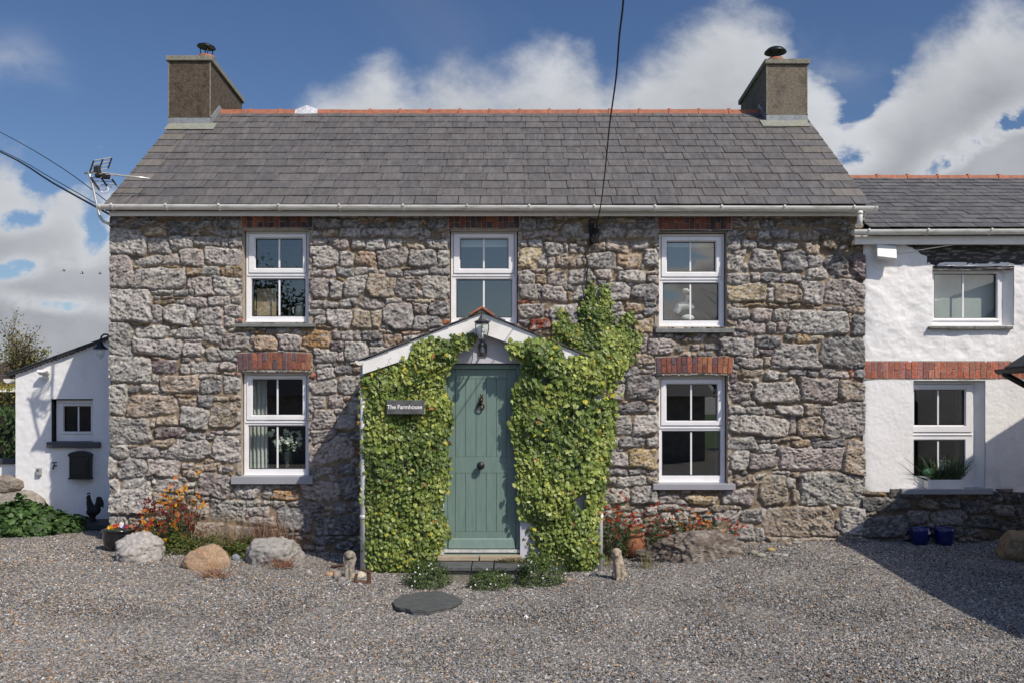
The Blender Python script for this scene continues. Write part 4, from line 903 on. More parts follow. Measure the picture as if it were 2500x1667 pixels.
for fr, up, lo, bar, _ in (cw1, cw2):
    R = rect(fr, .10); ex = .012
    rv = MB(); ring(rv, (R[0] - .06, R[1] + .16, R[2] - .06, R[3] + .06), (R[0] - .004, R[1] + .085, R[2] - .005, R[3] + .004), .012, .19)
    rv.prism([(R[1] - .002, .105, R[2]), (R[1] + .087, .004, R[2]), (R[1] + .087, .15, R[2]), (R[1] - .002, .15, R[2])], (0, 0, R[3] - R[2]))
    rv.build('reveal', m_white, cot)
bricks('brick_band', 2111, 2500 + 175, 882, 924, 40, -.012, cot, BRR, 77, 0, proud=.006, mort=(.40, .33, .28))
# old timber beam
tb0, tb1 = W(2204, 602, 0), W(2500, 654, 0)
def beam():
    n = 60; mb = MB(); rs = random.Random(5)
    nx = 260
    X, Z = np.meshgrid(np.linspace(tb0.x, CX1, nx), np.linspace(tb1.z - .03, tb0.z + .06, 26))
    H = .012 + .016 * fb2(X * 3, Z * 30, 4) + .010 * fb2(X * 14, Z * 50, 2)
    c = np.array((.016, .014, .013))[None, None] * (1 + .4 * fb2(X * 9, Z * 30, 3))[..., None]
    wht = np.clip((fb2(X * 11, Z * 70, 4) - .17) / .2, 0, 1)[..., None]
    c = c * (1 - .4 * wht) + np.array((.40, .38, .35)) * .4 * wht
    idx = np.arange(X.size).reshape(X.shape)
    q = np.stack([idx[:-1, :-1], idx[:-1, 1:], idx[1:, 1:], idx[1:, :-1]], -1).reshape(-1, 4)
    npmesh('timber_beam', np.c_[X.ravel(), .02 - H.ravel(), Z.ravel()], q, M('tarred_timber', rough=.6, var=.2, scale=50, attr=True), cot, c.reshape(-1, 3), True)
beam()
# slate sill under the upper window and grey sill under the lower
ss = MB(); x = W(2268, 0, -.05).x; r = random.Random(9)
while x < W(2470, 0, -.05).x:
    w_ = r.uniform(.16, .34); e = min(x + w_, W(2474, 0, -.05).x)
    ss.box(x, e - .004, -.06 - r.uniform(0, .02), .10, W(0, 804 + r.uniform(-1, 1), -.05).z, W(0, 797, -.05).z); x = e
ss.build('slate_sill', M('rough_slate', (.13, .135, .12), .8, .35, 25, .008, 40, stain=(.25, .25, .2), stain_amt=.5, stain_scale=12), cot, bevel=.004)
sill(cot, (2203, 1193, 2425, 1206), -.10, .10, m_sill, .012)
# stone plinth
plst = []
for (a, b, c, d, k) in ((2118, 1196, 2165, 1207, 'Y'), (2112, 1212, 2220, 1245, 'd'), (2240, 1212, 2290, 1240, 'b'), (2297, 1212, 2340, 1238, 'd'), (2345, 1218, 2418, 1252, 'd'), (2424, 1194, 2450, 1226, 'd'), (2453, 1200, 2500, 1227, 'd'),
                        (2426, 1230, 2475, 1257, 'g'), (2480, 1228, 2540, 1260, 'd'), (2118, 1258, 2215, 1312, 'd'), (2214, 1245, 2266, 1280, 'g'), (2275, 1244, 2360, 1283, 'g'), (2368, 1258, 2404, 1290, 'd'), (2408, 1262, 2440, 1290, 'd'), (2440, 1266, 2490, 1294, 'd'), (2356, 1294, 2390, 1308, 'g'), (2290, 1285, 2350, 1312, 'd')):
    p, q = W(a, b, 0), W(c, d, 0); plst.append([(p.x + q.x) / 2, (p.z + q.z) / 2, (q.x - p.x) / 2, (p.z - q.z) / 2, k])
rubble('stone_plinth', CX0 - .01, CX1, -.4, W(0, 1192, 0).z, .012, plst, [], 500, 21, m_stone, cot, lambda x, h, z: np.c_[x, -h - .012, z], tone=.62, rand_stones=120)
# roof of the cottage
cEY, cEZ = -.18, W(0, 559, -.18).z; cRY = 2.4; cRZ = W(0, 434, cRY).z
crx0 = HX1 + .01
DG = [(.100, .099, .099), (.112, .110, .108), (.092, .091, .092), (.12, .117, .113)]
crf = MB().prism([(crx0, cEY + .02, cEZ - .03), (crx0, cRY, cRZ - .035), (crx0, 5, cEZ - .03), (crx0, 5, cEZ - .07), (crx0, cRY, cRZ - .09), (crx0, cEY + .02, cEZ - .07)], (CX1 - crx0, 0, 0)).build('roof', roofm, cot)
slates('slates', crf, crx0 - .02, CX1, cEY, cEZ, cRY, cRZ - .012, 14, .27, 31, DG)
ridge(crf, crx0 - .3, CX1, cRY, cRZ + .015, .455, m_terra)
gutter(cot, W(2084, 0, cEY - .05).x, CX1, cEY - .05, W(0, 563, cEY - .05).z, [W(p, 0, cEY - .05).x for p in (2118, 2262, 2416, 2570)], tilt=.02)
fa = W(2087, 578, -.13); fb = W(2500, 597, -.13)
MB().box(fa.x, CX1, -.13, -.10, fb.z, fa.z + .01).build('fascia', m_fascia, cot, bevel=.003)
MB().box(fa.x + .02, CX1, -.10, .03, fb.z + .012, fb.z + .022).build('soffit', m_fascia, cot)
MB().box(CX0, CX1, 4.9, 5.0, -.4, 3.6).box(CX1 - .05, CX1, .1, 4.9, -.4, 3.6).build('back_wall', m_white, cot)

# ------------------------------------------------------------------ lean-to on the left
LY = 1.9
lean = thing('lean_to', 'low white rendered lean-to with sloping slate roof left of the stone farmhouse', 'lean-to', (-6.2, 2.8, 0))
lx0, lx1 = W(38, 0, LY).x, HX0 + .1
la, lb = W(36, 914, LY), W(270, 829, LY)
slope = (lb.z - la.z) / (lb.x - la.x)
ltop = lambda fx: la.z + (fx - la.x) * slope
R = window(lean, (137.5, 976, 232, 1076), (154.6, 989, 223, 1054), None, 190, Y=LY + .09)
lh = [(R[0] - .035, R[1] + .012, R[2] - .012, R[3] + .02)]
rv = MB(); ring(rv, (R[0] - .09, R[1] + .06, R[2] - .06, R[3] + .07), (R[0] - .031, R[1] + .008, R[2] - .008, R[3] + .018), LY + .012, LY + .20)
rv.build('reveal', M('dark_grey_paint', (.05, .052, .06), .6, .1, 6), lean)
heightwall('wall', lx0, lx1, -.4, 2.9, .02, lambda X, Z: .004 * fb2(X * 6, Z * 6, 3) + .004 * fb2(X * 22, Z * 22, 2), lambda X, Z: np.array((.78, .785, .79))[None, None] * (1 - .14 * np.clip(fb2(X * 3.2, Z * 1.2, 5) * 1.6, 0, 1))[..., None] * (1 - .30 * np.clip((.35 - Z) / .45, 0, 1) * np.clip(.5 + fb2(X * 6, Z * 6, 4), 0, 1))[..., None],
           lh, m_plaster, lean, lambda x, h, z: np.c_[x, LY - h, z], top=ltop)
MB().prism([(lx0, LY + .012, -.4), (lx0, LY + .012, ltop(lx0) - .01), (lx0, LY + 3.5, ltop(lx0) - .01), (lx0, LY + 3.5, -.4)], (.05, 0, 0)).build('side_wall', m_white, lean)
rx0 = lx0 - .10
rfm = MB()
for k, (e, th) in enumerate(((0, .022), (.02, .02))):
    za, zb_ = ltop(rx0) + .004 + k * .022, ltop(lx1) + .004 + k * .022
    rfm.add([(rx0 - e, LY - .06 - e * .5, za), (lx1, LY - .06 - e * .5, zb_), (lx1, LY + 3.6, zb_), (rx0 - e, LY + 3.6, za), (rx0 - e, LY - .06 - e * .5, za + th), (lx1, LY - .06 - e * .5, zb_ + th), (lx1, LY + 3.6, zb_ + th), (rx0 - e, LY + 3.6, za + th)],
            [(0, 3, 2, 1), (4, 5, 6, 7), (0, 1, 5, 4), (1, 2, 6, 5), (2, 3, 7, 6), (3, 0, 4, 7)])
rfm.build('roof', M('dark_slate', (.035, .036, .042), .6, .25, 20, .005, 25), lean)
gz = W(0, 925, LY).z; gxx = W(27, 0, LY).x
MB().prism([(gxx - .06 * math.cos(math.pi * k / 10), LY - .10, gz - .06 * math.sin(math.pi * k / 10)) for k in range(11)], (0, 3.6, 0)).build('gutter', m_gut, lean)
s0, s1 = W(113.6, 1078, LY - .05), W(243, 1092, LY - .05)
MB().box(s0.x, s1.x, LY - .06, LY + .10, s1.z, s0.z).build('sill', M('dark_grey_sill', (.065, .068, .078), .55, .1, 6), lean, bevel=.006)

# ------------------------------------------------------------------ garage on the right that throws the big shadow
gar = thing('garage', 'outbuilding at the right edge with black gutter corner and sloping slate roof', 'garage', (7.6, -5, 0))
ex, ey_, ez_ = 5.42, -1.45, 2.04
pit = math.tan(math.radians(33)); wd = 5.4
def gz_(x): return ez_ + pit * (min(x, 2 * (ex + wd / 2) - x) - ex)
ap_ = ex + wd / 2
gb = MB().prism([(ex + .42, ey_ - .12, -.5), (ex + wd - .3, ey_ - .12, -.5), (ex + wd - .3, ey_ - .12, gz_(ex + .3) - .05), (ap_, ey_ - .12, gz_(ap_) - .05), (ex + .42, ey_ - .12, gz_(ex + .42) - .05)], (.62, -6.2, 0))
gb.build('wall', m_white, gar)
for s in (0, 1):
    X2 = lambda x: x if s == 0 else 2 * ap_ - x
    MB().prism([(X2(ex), ey_, ez_), (X2(ap_), ey_, gz_(ap_)), (X2(ap_), ey_, gz_(ap_) + .03), (X2(ex), ey_, ez_ + .03)], (.66, -6.6, 0)).build('roof_slope', M('dark_slate'), gar)
gg = MB().prism([(ex - .05 - .055 * math.cos(math.pi * k / 10), ey_ + .02, ez_ + .005 - .055 * math.sin(math.pi * k / 10)) for k in range(11)], (.66, -6.6, 0))
gg.build('gutter', m_black, gar)
MB().tube([(ex - .04, ey_ - .06, ez_ - .04), (ex + .25, ey_ - .06, ez_ - .20), (ex + .38, ey_ - .06, ez_ - .34), (ex + .38, ey_ - .06, -.2)], .034, 10).build('downpipe', m_black, gar, True)
MB().prism([(ex, ey_ - .01, ez_ - .07), (ex, ey_ - .01, ez_ - .005), (ap_, ey_ - .01, gz_(ap_) - .005), (ap_, ey_ - .01, gz_(ap_) - .07)], (0, -.02, 0)).build('bargeboard', m_black, gar)
# ------------------------------------------------------------------ plants
m_leaf = M('ivy_leaf', rough=.42, var=.10, scale=60, attr=True, spec=.35, trans=.22)
m_leaf2 = M('garden_leaf', rough=.55, var=.10, scale=60, attr=True, spec=.35, trans=.25)
m_petal = M('petal', rough=.7, var=.06, scale=60, attr=True, spec=.2, trans=.3)
m_stem = M('plant_stem', rough=.85, var=.2, scale=60, attr=True, spec=.2)
def tmpl(outline, cz=0, fold=.22, curl=.15):
    """leaf fan: base at origin, tip towards -y"""
    o = outline + [(-x, y) for x, y in outline[::-1] if x > 1e-6]
    v = [(0, -.42, 0)] + [(x, y, -abs(x) * fold - curl * (y + .4) ** 2) for x, y in o]
    n = len(o)
    return np.array(v, float), np.array([(0, i + 1, (i + 1) % n + 1) for i in range(n)])
IVY = tmpl([(0, -.02), (.16, .10), (.34, .06), (.50, -.20), (.36, -.30), (.44, -.58), (.24, -.62), (0, -1.0)])
OVAL = tmpl([(0, 0), (.16, -.2), (.22, -.45), (.16, -.75), (0, -1.0)])
LANCE = tmpl([(0, 0), (.09, -.3), (.10, -.6), (0, -1.0)], curl=.3)
def leaves(name, P, Nn, Dn, S, T, cols, mat, parent=None, tip=None):
    TV, TF = T; n = len(P); k = len(TV)
    Nn = Nn / np.linalg.norm(Nn, axis=1)[:, None]
    yv = -(Dn - (Dn * Nn).sum(1)[:, None] * Nn); yv /= np.linalg.norm(yv, axis=1)[:, None] + 1e-9
    xv = np.cross(yv, Nn)
    V = P[:, None] + S[:, None, None] * (TV[None, :, 0:1] * xv[:, None] + TV[None, :, 1:2] * yv[:, None] + TV[None, :, 2:3] * Nn[:, None])
    Fc = (TF[None] + k * np.arange(n)[:, None, None]).reshape(-1, 3)
    C = np.repeat(cols[:, None], k, 1)
    if tip is not None: C[:, 0] = C[:, 0] * tip
    return npmesh(name, V.reshape(-1, 3), Fc, mat, parent, C.reshape(-1, 3), smooth=False)
def inpoly(px, py, poly):
    r = np.zeros(len(px), bool); j = len(poly) - 1
    for i in range(len(poly)):
        (xi, yi), (xj, yj) = poly[i], poly[j]
        r ^= ((yi > py) != (yj > py)) & (px < (xj - xi) * (py - yi) / (yj - yi + 1e-9) + xi); j = i
    return r
def edgedist(px, py, poly):
    d = np.full(len(px), 1e9)
    for i in range(len(poly)):
        a = np.array(poly[i]); b = np.array(poly[(i + 1) % len(poly)]); ab = b - a
        t = np.clip(((px - a[0]) * ab[0] + (py - a[1]) * ab[1]) / (ab @ ab + 1e-9), 0, 1)
        d = np.minimum(d, np.hypot(px - a[0] - t * ab[0], py - a[1] - t * ab[1]))
    return d
def ivy(root, poly, Y, n, size, thick, seed, bright=1.0, hole=.0, grade=None, front=0):
    rs = np.random.RandomState(seed); poly = [tuple(p) for p in poly]
    a = np.array(poly); px = rs.uniform(a[:, 0].min() - 6, a[:, 0].max() + 6, n * 3); py = rs.uniform(a[:, 1].min() - 6, a[:, 1].max() + 6, n * 3)
    ok = inpoly(px + rs.normal(0, 5, len(px)), py + rs.normal(0, 5, len(py)), poly); px, py = px[ok], py[ok]
    ed = edgedist(px, py, poly)
    Yb = Y - (front * np.clip((960 - py) / 110, 0, 1) if front else 0.0)
    k = (DW + Y) / F; x = (px - PX0) * k; z = CH + (PY0 - py) * k
    dens = fb2(x * 5 + seed, z * 5, 3)
    if hole: 
        ok = dens + rs.uniform(-.25, .25, len(px)) > -1 + hole; px, py, ed, x, z, dens = (q[ok] for q in (px, py, ed, x, z, dens))
    ok = ~((px > 951) & (px < 1036) & (py > 977) & (py < 1007) & (rs.rand(len(px)) > .04)); px, py, ed, x, z, dens = (q[ok] for q in (px, py, ed, x, z, dens))
    if len(px) > n: px, py, ed, x, z, dens = (q[:n] for q in (px, py, ed, x, z, dens))
    n = len(px); Yb = Y - (front * np.clip((960 - py) / 110, 0, 1) if front else np.zeros(n))
    th = thick * (.22 + .78 * np.clip(ed / 45, 0, 1)) * (1 + .5 * fb2(x * 3.5, z * 3.5 + seed, 3))
    dep = rs.rand(n) ** .55
    off = .012 + th * dep
    P = np.c_[x, Yb - off, z]
    Nn = np.c_[rs.normal(0, .50, n), -np.ones(n), .22 + rs.normal(0, .48, n)]
    Dn = np.c_[rs.normal(0, .55, n), rs.normal(-.1, .25, n), -np.ones(n)]
    gs = grade(px, py) if grade else 1.0
    S = size * gs * rs.uniform(.55, 1.35, n)
    t = np.clip(.5 + .9 * fb2(x * 4 + 20, z * 4, 3) + rs.normal(0, .22, n), 0, 1)[:, None]
    old = np.array((.070, .110, .026)); mid = np.array((.150, .210, .042)); yng = np.array((.280, .325, .075))
    c = np.where(t < .5, old + (mid - old) * t * 2, mid + (yng - mid) * (t - .5) * 2)
    v = rs.rand(n)
    c[v > .965] = (.38, .35, .05); c[v > .993] = (.25, .12, .035); c[(v < .06)] = (.27, .31, .11)
    c = c * rs.uniform(.62, 1.25, (n, 1)) * bright
    o = leaves('foliage', P, Nn, Dn, S, IVY, c, m_leaf, root, tip=1.25)
    st = MB(); r = random.Random(seed)
    for _ in range(26):                                     # woody stems clinging to the wall
        j = r.randrange(n); p = Vector((x[j], Y - .015, z[j])); path = [p.copy()]
        for _ in range(9):
            p = p + Vector((r.uniform(-.06, .06), r.uniform(-.01, .004), r.uniform(.02, .09)))
            qx, qy = PX0 + p.x / k, PY0 - (p.z - CH) / k
            if not inpoly(np.array([qx]), np.array([qy]), poly)[0]: break
            p.y = min(p.y, Y - .008); path.append(p.copy())
        if len(path) > 2: st.cc = (.16, .12, .08); st.tube(path, [.008 * (1 - .7 * i / len(path)) for i in range(len(path))], 5)
    st.build('stem', m_stem, root, col=True)
    return o
def z4(pts, ox=860, oy=720, k=1 / 2.1771): return [(ox + a * k, oy + b * k) for a, b in pts]
IL = z4([(62, 425), (150, 385), (230, 370), (300, 340), (350, 262), (400, 235), (470, 243), (520, 232), (600, 222), (650, 205), (662, 245), (610, 262), (560, 285), (545, 340), (505, 370), (488, 430), (478, 500), (515, 560), (530, 680), (495, 780), (515, 880), (505, 960), (490, 1060), (470, 1130), (505, 1210), (512, 1260), (470, 1330), (455, 1400), (430, 1440), (330, 1480), (170, 1512), (78, 1490), (70, 1300), (58, 1000), (52, 800), (60, 600)])
IR = z4([(822, 262), (850, 258), (900, 268), (955, 235), (1040, 240), (1095, 290), (1110, 330), (1160, 335), (1300, 305), (1400, 310), (1440, 345), (1425, 410), (1395, 440), (1400, 520), (1385, 640), (1380, 720), (1372, 800), (1345, 880), (1350, 960), (1330, 1060), (1312, 1150), (1300, 1260), (1312, 1400), (1240, 1480), (1120, 1450), (1085, 1390), (1010, 1440), (945, 1400), (965, 1290), (920, 1255), (990, 1215), (905, 1180), (888, 1060), (885, 900), (862, 800), (848, 690), (868, 600), (860, 520), (885, 450), (905, 420), (918, 350), (880, 325)])
IU = [(1240 + a * .2551, 520 + b * .2551) for a, b in [(800, 640), (835, 690), (830, 760), (800, 830), (860, 850), (900, 870), (905, 720), (945, 710), (955, 800), (985, 960), (990, 1090), (1070, 1080), (1110, 1030), (1160, 945), (1195, 960), (1150, 1040), (1130, 1120), (1180, 1160), (1255, 1160), (1260, 1210), (1235, 1270), (1200, 1350), (1120, 1450), (1050, 1560), (900, 1500), (700, 1420), (560, 1290), (470, 1220), (425, 1150), (440, 1080), (510, 1010), (495, 930), (520, 930), (560, 980), (600, 1060), (690, 1120), (720, 1010), (690, 920), (720, 880), (770, 830), (780, 740)]]
ivl = thing('ivy', 'ivy covering the porch wall left of the green door, round the house sign', 'ivy', (-1.3, -1.05, -.28))
ivy(ivl, IL, PY, 9000, .053, .115, 1, bright=1.08, front=.14, grade=lambda px, py: 1.12 - .30 * np.clip((py - 950) / 350, 0, 1))
ivr = thing('ivy', 'thick ivy covering the porch wall right of the green door, beside the white downpipe', 'ivy', (.5, -1.05, -.26))
ivy(ivr, IR, PY, 10800, .053, .135, 2, bright=1.13, front=.14, hole=.62, grade=lambda px, py: 1.22 - .42 * np.clip((py - 950) / 350, 0, 1))
ivu = thing('ivy', 'small leaved ivy climbing the rubble wall above the porch roof under the cable', 'ivy', (1.1, -.05, 2.2))
ivy(ivu, IU, -.02, 5200, .046, .13, 3, hole=.52, bright=1.02)
# ivy hanging over the right corner between porch and wall
sp = MB(); r = random.Random(4)
for (a, b), s in (((1066, 842), .6), ((955, 892), .5)):
    p = W(a, b, PY - .16); path = [p]
    for i in range(5): path.append(path[-1] + Vector((r.uniform(-.03, .03), r.uniform(-.02, .01), .035 * s)))
    sp.cc = (.17, .14, .07); sp.tube(path, .0022, 4)
sp.build('runner', m_stem, ivl, col=True)

def bush(root, c, rx, ry, rz, n, size, T, cols, seed, name='foliage', mat=None, shell=.5):
    rs = np.random.RandomState(seed); d = rs.normal(size=(n, 3)); d[:, 2] = np.abs(d[:, 2]); d /= np.linalg.norm(d, axis=1)[:, None]
    r = (shell + (1 - shell) * rs.rand(n) ** .5) * (1 + .28 * fb3(d * 3.1 + seed, 3) * 1.6)
    P = np.array(c)[None] + d * r[:, None] * np.array((rx, ry, rz))[None]
    P[:, 2] = np.maximum(P[:, 2], c[2] + .005)
    Nn = d + rs.normal(0, .5, (n, 3)) + np.array((0, 0, .4)); Dn = d * .5 + rs.normal(0, .6, (n, 3)) + np.array((0, 0, -.35))
    cc = np.array(cols)[rs.randint(len(cols), size=n)] * rs.uniform(.7, 1.25, (n, 1))
    return leaves(name, P, Nn, Dn, size * rs.uniform(.6, 1.3, n), T, cc, mat or m_leaf2, root)
def flowers(root, P, size, cols, seed, name='blossom', npet=4):
    """open flowers: four petals round a centre"""
    rs = np.random.RandomState(seed); n = len(P)
    PP, NN, DD, CC = [], [], [], []
    base = np.array(cols)[rs.randint(len(cols), size=n)] * rs.uniform(.8, 1.2, (n, 1))
    ax = np.c_[rs.normal(0, .6, n), -1 + rs.normal(0, .3, n), .7 + rs.normal(0, .4, n)]; ax /= np.linalg.norm(ax, axis=1)[:, None]
    e = np.cross(ax, np.array((0, .3, 1.))[None]); e /= np.linalg.norm(e, axis=1)[:, None]; f = np.cross(ax, e)
    for k in range(npet):
        w = 2 * math.pi * k / npet + rs.uniform(0, 1, n)[:, None] * .4
        dd = e * np.cos(w) + f * np.sin(w)
        PP.append(P); NN.append(ax - .35 * dd); DD.append(dd); CC.append(base)
    return leaves(name, np.concatenate(PP), np.concatenate(NN), np.concatenate(DD), np.tile(size * .75, npet) if hasattr(size, '__len__') else np.full(n * npet, size * .75), tmpl([(0, 0), (.3, -.35), (.42, -.75), (.2, -1.0), (0, -1.02)]), np.concatenate(CC), m_petal, root)
def blades(root, name, base, tip, width, col, bow=.15, seed=1, mat=None):
    """thin curved blades/stems from base to tip"""
    rs = np.random.RandomState(seed); n = len(base); k = 5
    side = np.cross(tip - base, rs.normal(size=(n, 3))); side /= np.linalg.norm(side, axis=1)[:, None] + 1e-9
    L = np.linalg.norm(tip - base, axis=1)[:, None]; bw = rs.normal(0, bow, (n, 1)) * L
    bv = np.cross(side, tip - base); bv /= np.linalg.norm(bv, axis=1)[:, None] + 1e-9
    V = np.zeros((n, k, 2, 3))
    for i in range(k):
        t = i / (k - 1); p = base + (tip - base) * t + bv * bw * 4 * t * (1 - t)
        w = np.reshape(width, (-1, 1)) * (1 - .8 * t)
        V[:, i, 0] = p - side * w; V[:, i, 1] = p + side * w
    q = np.array([(2 * i, 2 * i + 1, 2 * i + 3, 2 * i + 2) for i in range(k - 1)])
    Fc = (q[None] + 2 * k * np.arange(n)[:, None, None]).reshape(-1, 4)
    return npmesh(name, V.reshape(-1, 3), Fc, mat or m_stem, root, np.repeat(col, 2 * k, 0))
def wallflower(root, base, h, spread, nst, flcols, seed, nfl=5, leafc=None, lean_=0.0, fsize=.026, leafn=16):
    """many upright stems with narrow leaves and clusters of flowers at the tips"""
    rs = np.random.RandomState(seed); leafc = leafc or [(.05, .085, .03), (.075, .115, .04), (.04, .07, .025)]
    th = rs.uniform(0, 2 * math.pi, nst); rr = rs.rand(nst) ** .6
    b = np.array(base)[None] + np.c_[np.cos(th) * rr * spread * .30, np.sin(th) * rr * spread * .22, np.zeros(nst)]
    hh = h * (1 - .45 * rr ** 2) * rs.uniform(.55, 1.05, nst)
    t = b + np.c_[np.cos(th) * rr * spread * .75 + lean_ * hh, np.sin(th) * rr * spread * .4, hh]
    blades(root, 'stem', b, t, np.full(nst, .0035), np.array((.15, .13, .07))[None] * rs.uniform(.6, 1.4, (nst, 1)), .08, seed)
    P = np.concatenate([b + (t - b) * (f ** .8) for f in rs.uniform(.12, .95, (leafn, nst, 1))]); n = len(P)
    P = P + rs.normal(0, .012, P.shape)
    d = np.c_[rs.normal(0, 1, n), rs.normal(0, 1, n), rs.normal(.35, .5, n)]
    leaves('foliage', P, np.c_[rs.normal(0, .5, n), rs.normal(-.4, .5, n), np.ones(n)], d, rs.uniform(.03, .065, n), LANCE, np.array(leafc)[rs.randint(len(leafc), size=n)] * rs.uniform(.7, 1.3, (n, 1)), m_leaf2, root)
    Pf = np.repeat(t, nfl, 0) + rs.normal(0, .018, (nst * nfl, 3)) + np.array((0, -.01, .005))
    # colour varies with the stem
    cs = np.array([flcols[i % len(flcols)] for i in rs.randint(len(flcols), size=nst)])
    for ci in range(len(flcols)):
        sel = np.repeat((cs == np.array(flcols[ci])).all(1), nfl)
        if sel.any(): flowers(root, Pf[sel], fsize * .5 + fsize * .5 * rs.rand(sel.sum()), [flcols[ci]], seed + ci)

OR, YE, RE, DR = (.62, .17, .015), (.70, .33, .02), (.34, .028, .012), (.15, .012, .014)
# wallflowers left of the lower window
p = G(425, 1335); p.y = -.28; p.z = float(zg(p.x, p.y))
wf = thing('wallflower', 'tall wallflower bush with orange, yellow and dark red flowers behind the left boulder', 'flowers', p)
b0 = W(418, 0, -.3).x
wallflower(wf, (b0 + .05, -.28, -.08), .98, .34, 26, [YE, YE, OR], 3, nfl=4, lean_=.12, leafn=16)
wallflower(wf, (b0 - .08, -.34, -.08), .62, .40, 46, [DR, RE, DR, OR], 4, nfl=5, leafn=24)
wallflower(wf, (b0 + .12, -.30, -.08), .55, .40, 26, [DR, RE], 5, nfl=4)
wallflower(wf, (b0 - .13, -.42, -.10), .42, .36, 34, [OR, YE, RE], 6, nfl=4, leafn=26)
rs = np.random.RandomState(8); n = 110
b = np.c_[b0 + rs.normal(.1, .12, n), rs.uniform(-.4, -.15, n), np.full(n, -.1)]
blades(wf, 'dry_stem', b, b + np.c_[rs.normal(.08, .14, n), rs.normal(0, .08, n), rs.uniform(.35, .85, n)], np.full(n, .0028), np.array((.36, .27, .17))[None] * rs.uniform(.6, 1.2, (n, 1)), .06, 9)
# dry heather
def dry(name, label, cat, px0, px1, y, z, h, n, cols, seed, leanx=.12, side=.0):
    a, b = W(px0, 0, y).x, W(px1, 0, y).x; rs = np.random.RandomState(seed)
    o = thing(name, label, cat, ((a + b) / 2, y, z))
    x = rs.uniform(a, b, n); base = np.c_[(a + b) / 2 + (x - (a + b) / 2) * .9, y + rs.uniform(-.12, .12, n), np.full(n, z)]
    hh = h * rs.uniform(.5, 1.1, n) * (1 - .35 * ((x - (a + b) / 2) / ((b - a) / 2)) ** 2)
    tip_ = base + np.c_[rs.normal(side, leanx, n), rs.normal(-.05, .08, n), hh]
    blades(o, 'stem', base, tip_, np.full(n, .003), np.array(cols)[rs.randint(len(cols), size=n)] * rs.uniform(.65, 1.3, (n, 1)), .07, seed)
    return o
dry('dry_grass', 'clump of straw coloured dead stems against the wall behind the tan boulder', 'dead plant', 495, 610, -.22, -.13, .46, 420, [(.34, .25, .16), (.27, .18, .11), (.42, .33, .22)], 11)
dry('heather', 'brown dead heather clump behind the rightmost of the three boulders', 'dead plant', 590, 720, -.26, -.16, .50, 700, [(.20, .105, .075), (.28, .17, .11), (.13, .07, .055), (.36, .27, .18)], 12)
dry('weed', 'low tuft of red brown stems in front of the tan boulder', 'weed', 495, 560, -1.72, -.19, .16, 150, [(.30, .13, .08), (.38, .24, .14)], 13)
dry('weed', 'low tuft of red brown stems in front of the grey rightmost boulder', 'weed', 668, 720, -1.10, -.18, .14, 130, [(.26, .10, .06), (.33, .20, .12)], 14)
for (a, b, c, w_, l) in ((515, 1358, -.55, .34, 'low bright green ground cover between the wallflowers and tan boulder'), (600, 1352, -.45, .26, 'low bright green ground cover left of the grey boulder under the heather'), (440, 1352, -.52, .22, 'low green ground cover beside the left boulder under the wallflowers')):
    x = W(a, 0, c).x; z = float(zg(x, c)); o = thing('ground_cover', l, 'ground cover', (x, c, z))
    bush(o, (x, c, z), w_, .22, .26, 1500, .030, OVAL, [(.105, .135, .022), (.07, .10, .02), (.15, .165, .03), (.05, .075, .02)], int(a))
# plants behind the long boulder right of the porch
def wfthing(px, y, h, spread, nst, cols, seed, label, cat='flowers', **kw):
    x = W(px, 0, y).x; z = float(zg(x, y)); o = thing('wallflower', label, cat, (x, y, z)); wallflower(o, (x, y, z), h, spread, nst, cols, seed, **kw); return o
wfthing(1500, -.42, .86, .36, 60, [OR, RE, RE, RE, DR], 21, 'leafy wallflower with orange red flowers beside the right porch downpipe', nfl=2, leafn=34, fsize=.026)
wfthing(1600, -.30, .62, .30, 22, [DR, DR, RE], 22, 'dark red wallflower behind the terracotta pot', nfl=3, leafn=34)
wfthing(1655, -.30, .64, .26, 20, [DR, DR, RE, OR], 23, 'tall thin wallflower with dark red flowers below the right window', nfl=2, leafn=34)
wfthing(1692, -.30, .55, .22, 14, [OR, YE], 24, 'small orange and yellow wallflower behind the long flat boulder', nfl=2, leafn=34)
wfthing(1735, -.26, .42, .42, 34, [RE, OR, RE], 25, 'low spreading red wallflower at the right end of the long flat boulder', nfl=3, leafn=26, lean_=.25)
# leafy plant by the lean-to
x = W(70, 0, .55).x; z = float(zg(x, .55)); o = thing('leafy_plant', 'dense clump of dark green lobed leaves in front of the white lean-to', 'plant', (x, .55, z))
LOBE = tmpl([(0, 0), (.22, .05), (.48, -.12), (.40, -.34), (.55, -.55), (.32, -.62), (.26, -.85), (0, -1.0)])
bush(o, (x - .16, .75, z), .50, .42, .43, 2600, .070, LOBE, [(.055, .11, .03), (.075, .15, .038), (.105, .185, .055), (.04, .08, .022)], 61, shell=.6)
bush(o, (x + .26, .95, z), .28, .32, .26, 600, .066, LOBE, [(.045, .09, .025), (.06, .12, .03)], 62, shell=.6)
x = W(190, 0, 1.2).x; o = thing('leafy_plant', 'small low leafy plant beside the rooster on the black slab', 'plant', (x, 1.2, -.04))
bush(o, (x, 1.2, -.04), .13, .10, .10, 160, .055, LOBE, [(.045, .09, .025), (.06, .12, .03)], 63)
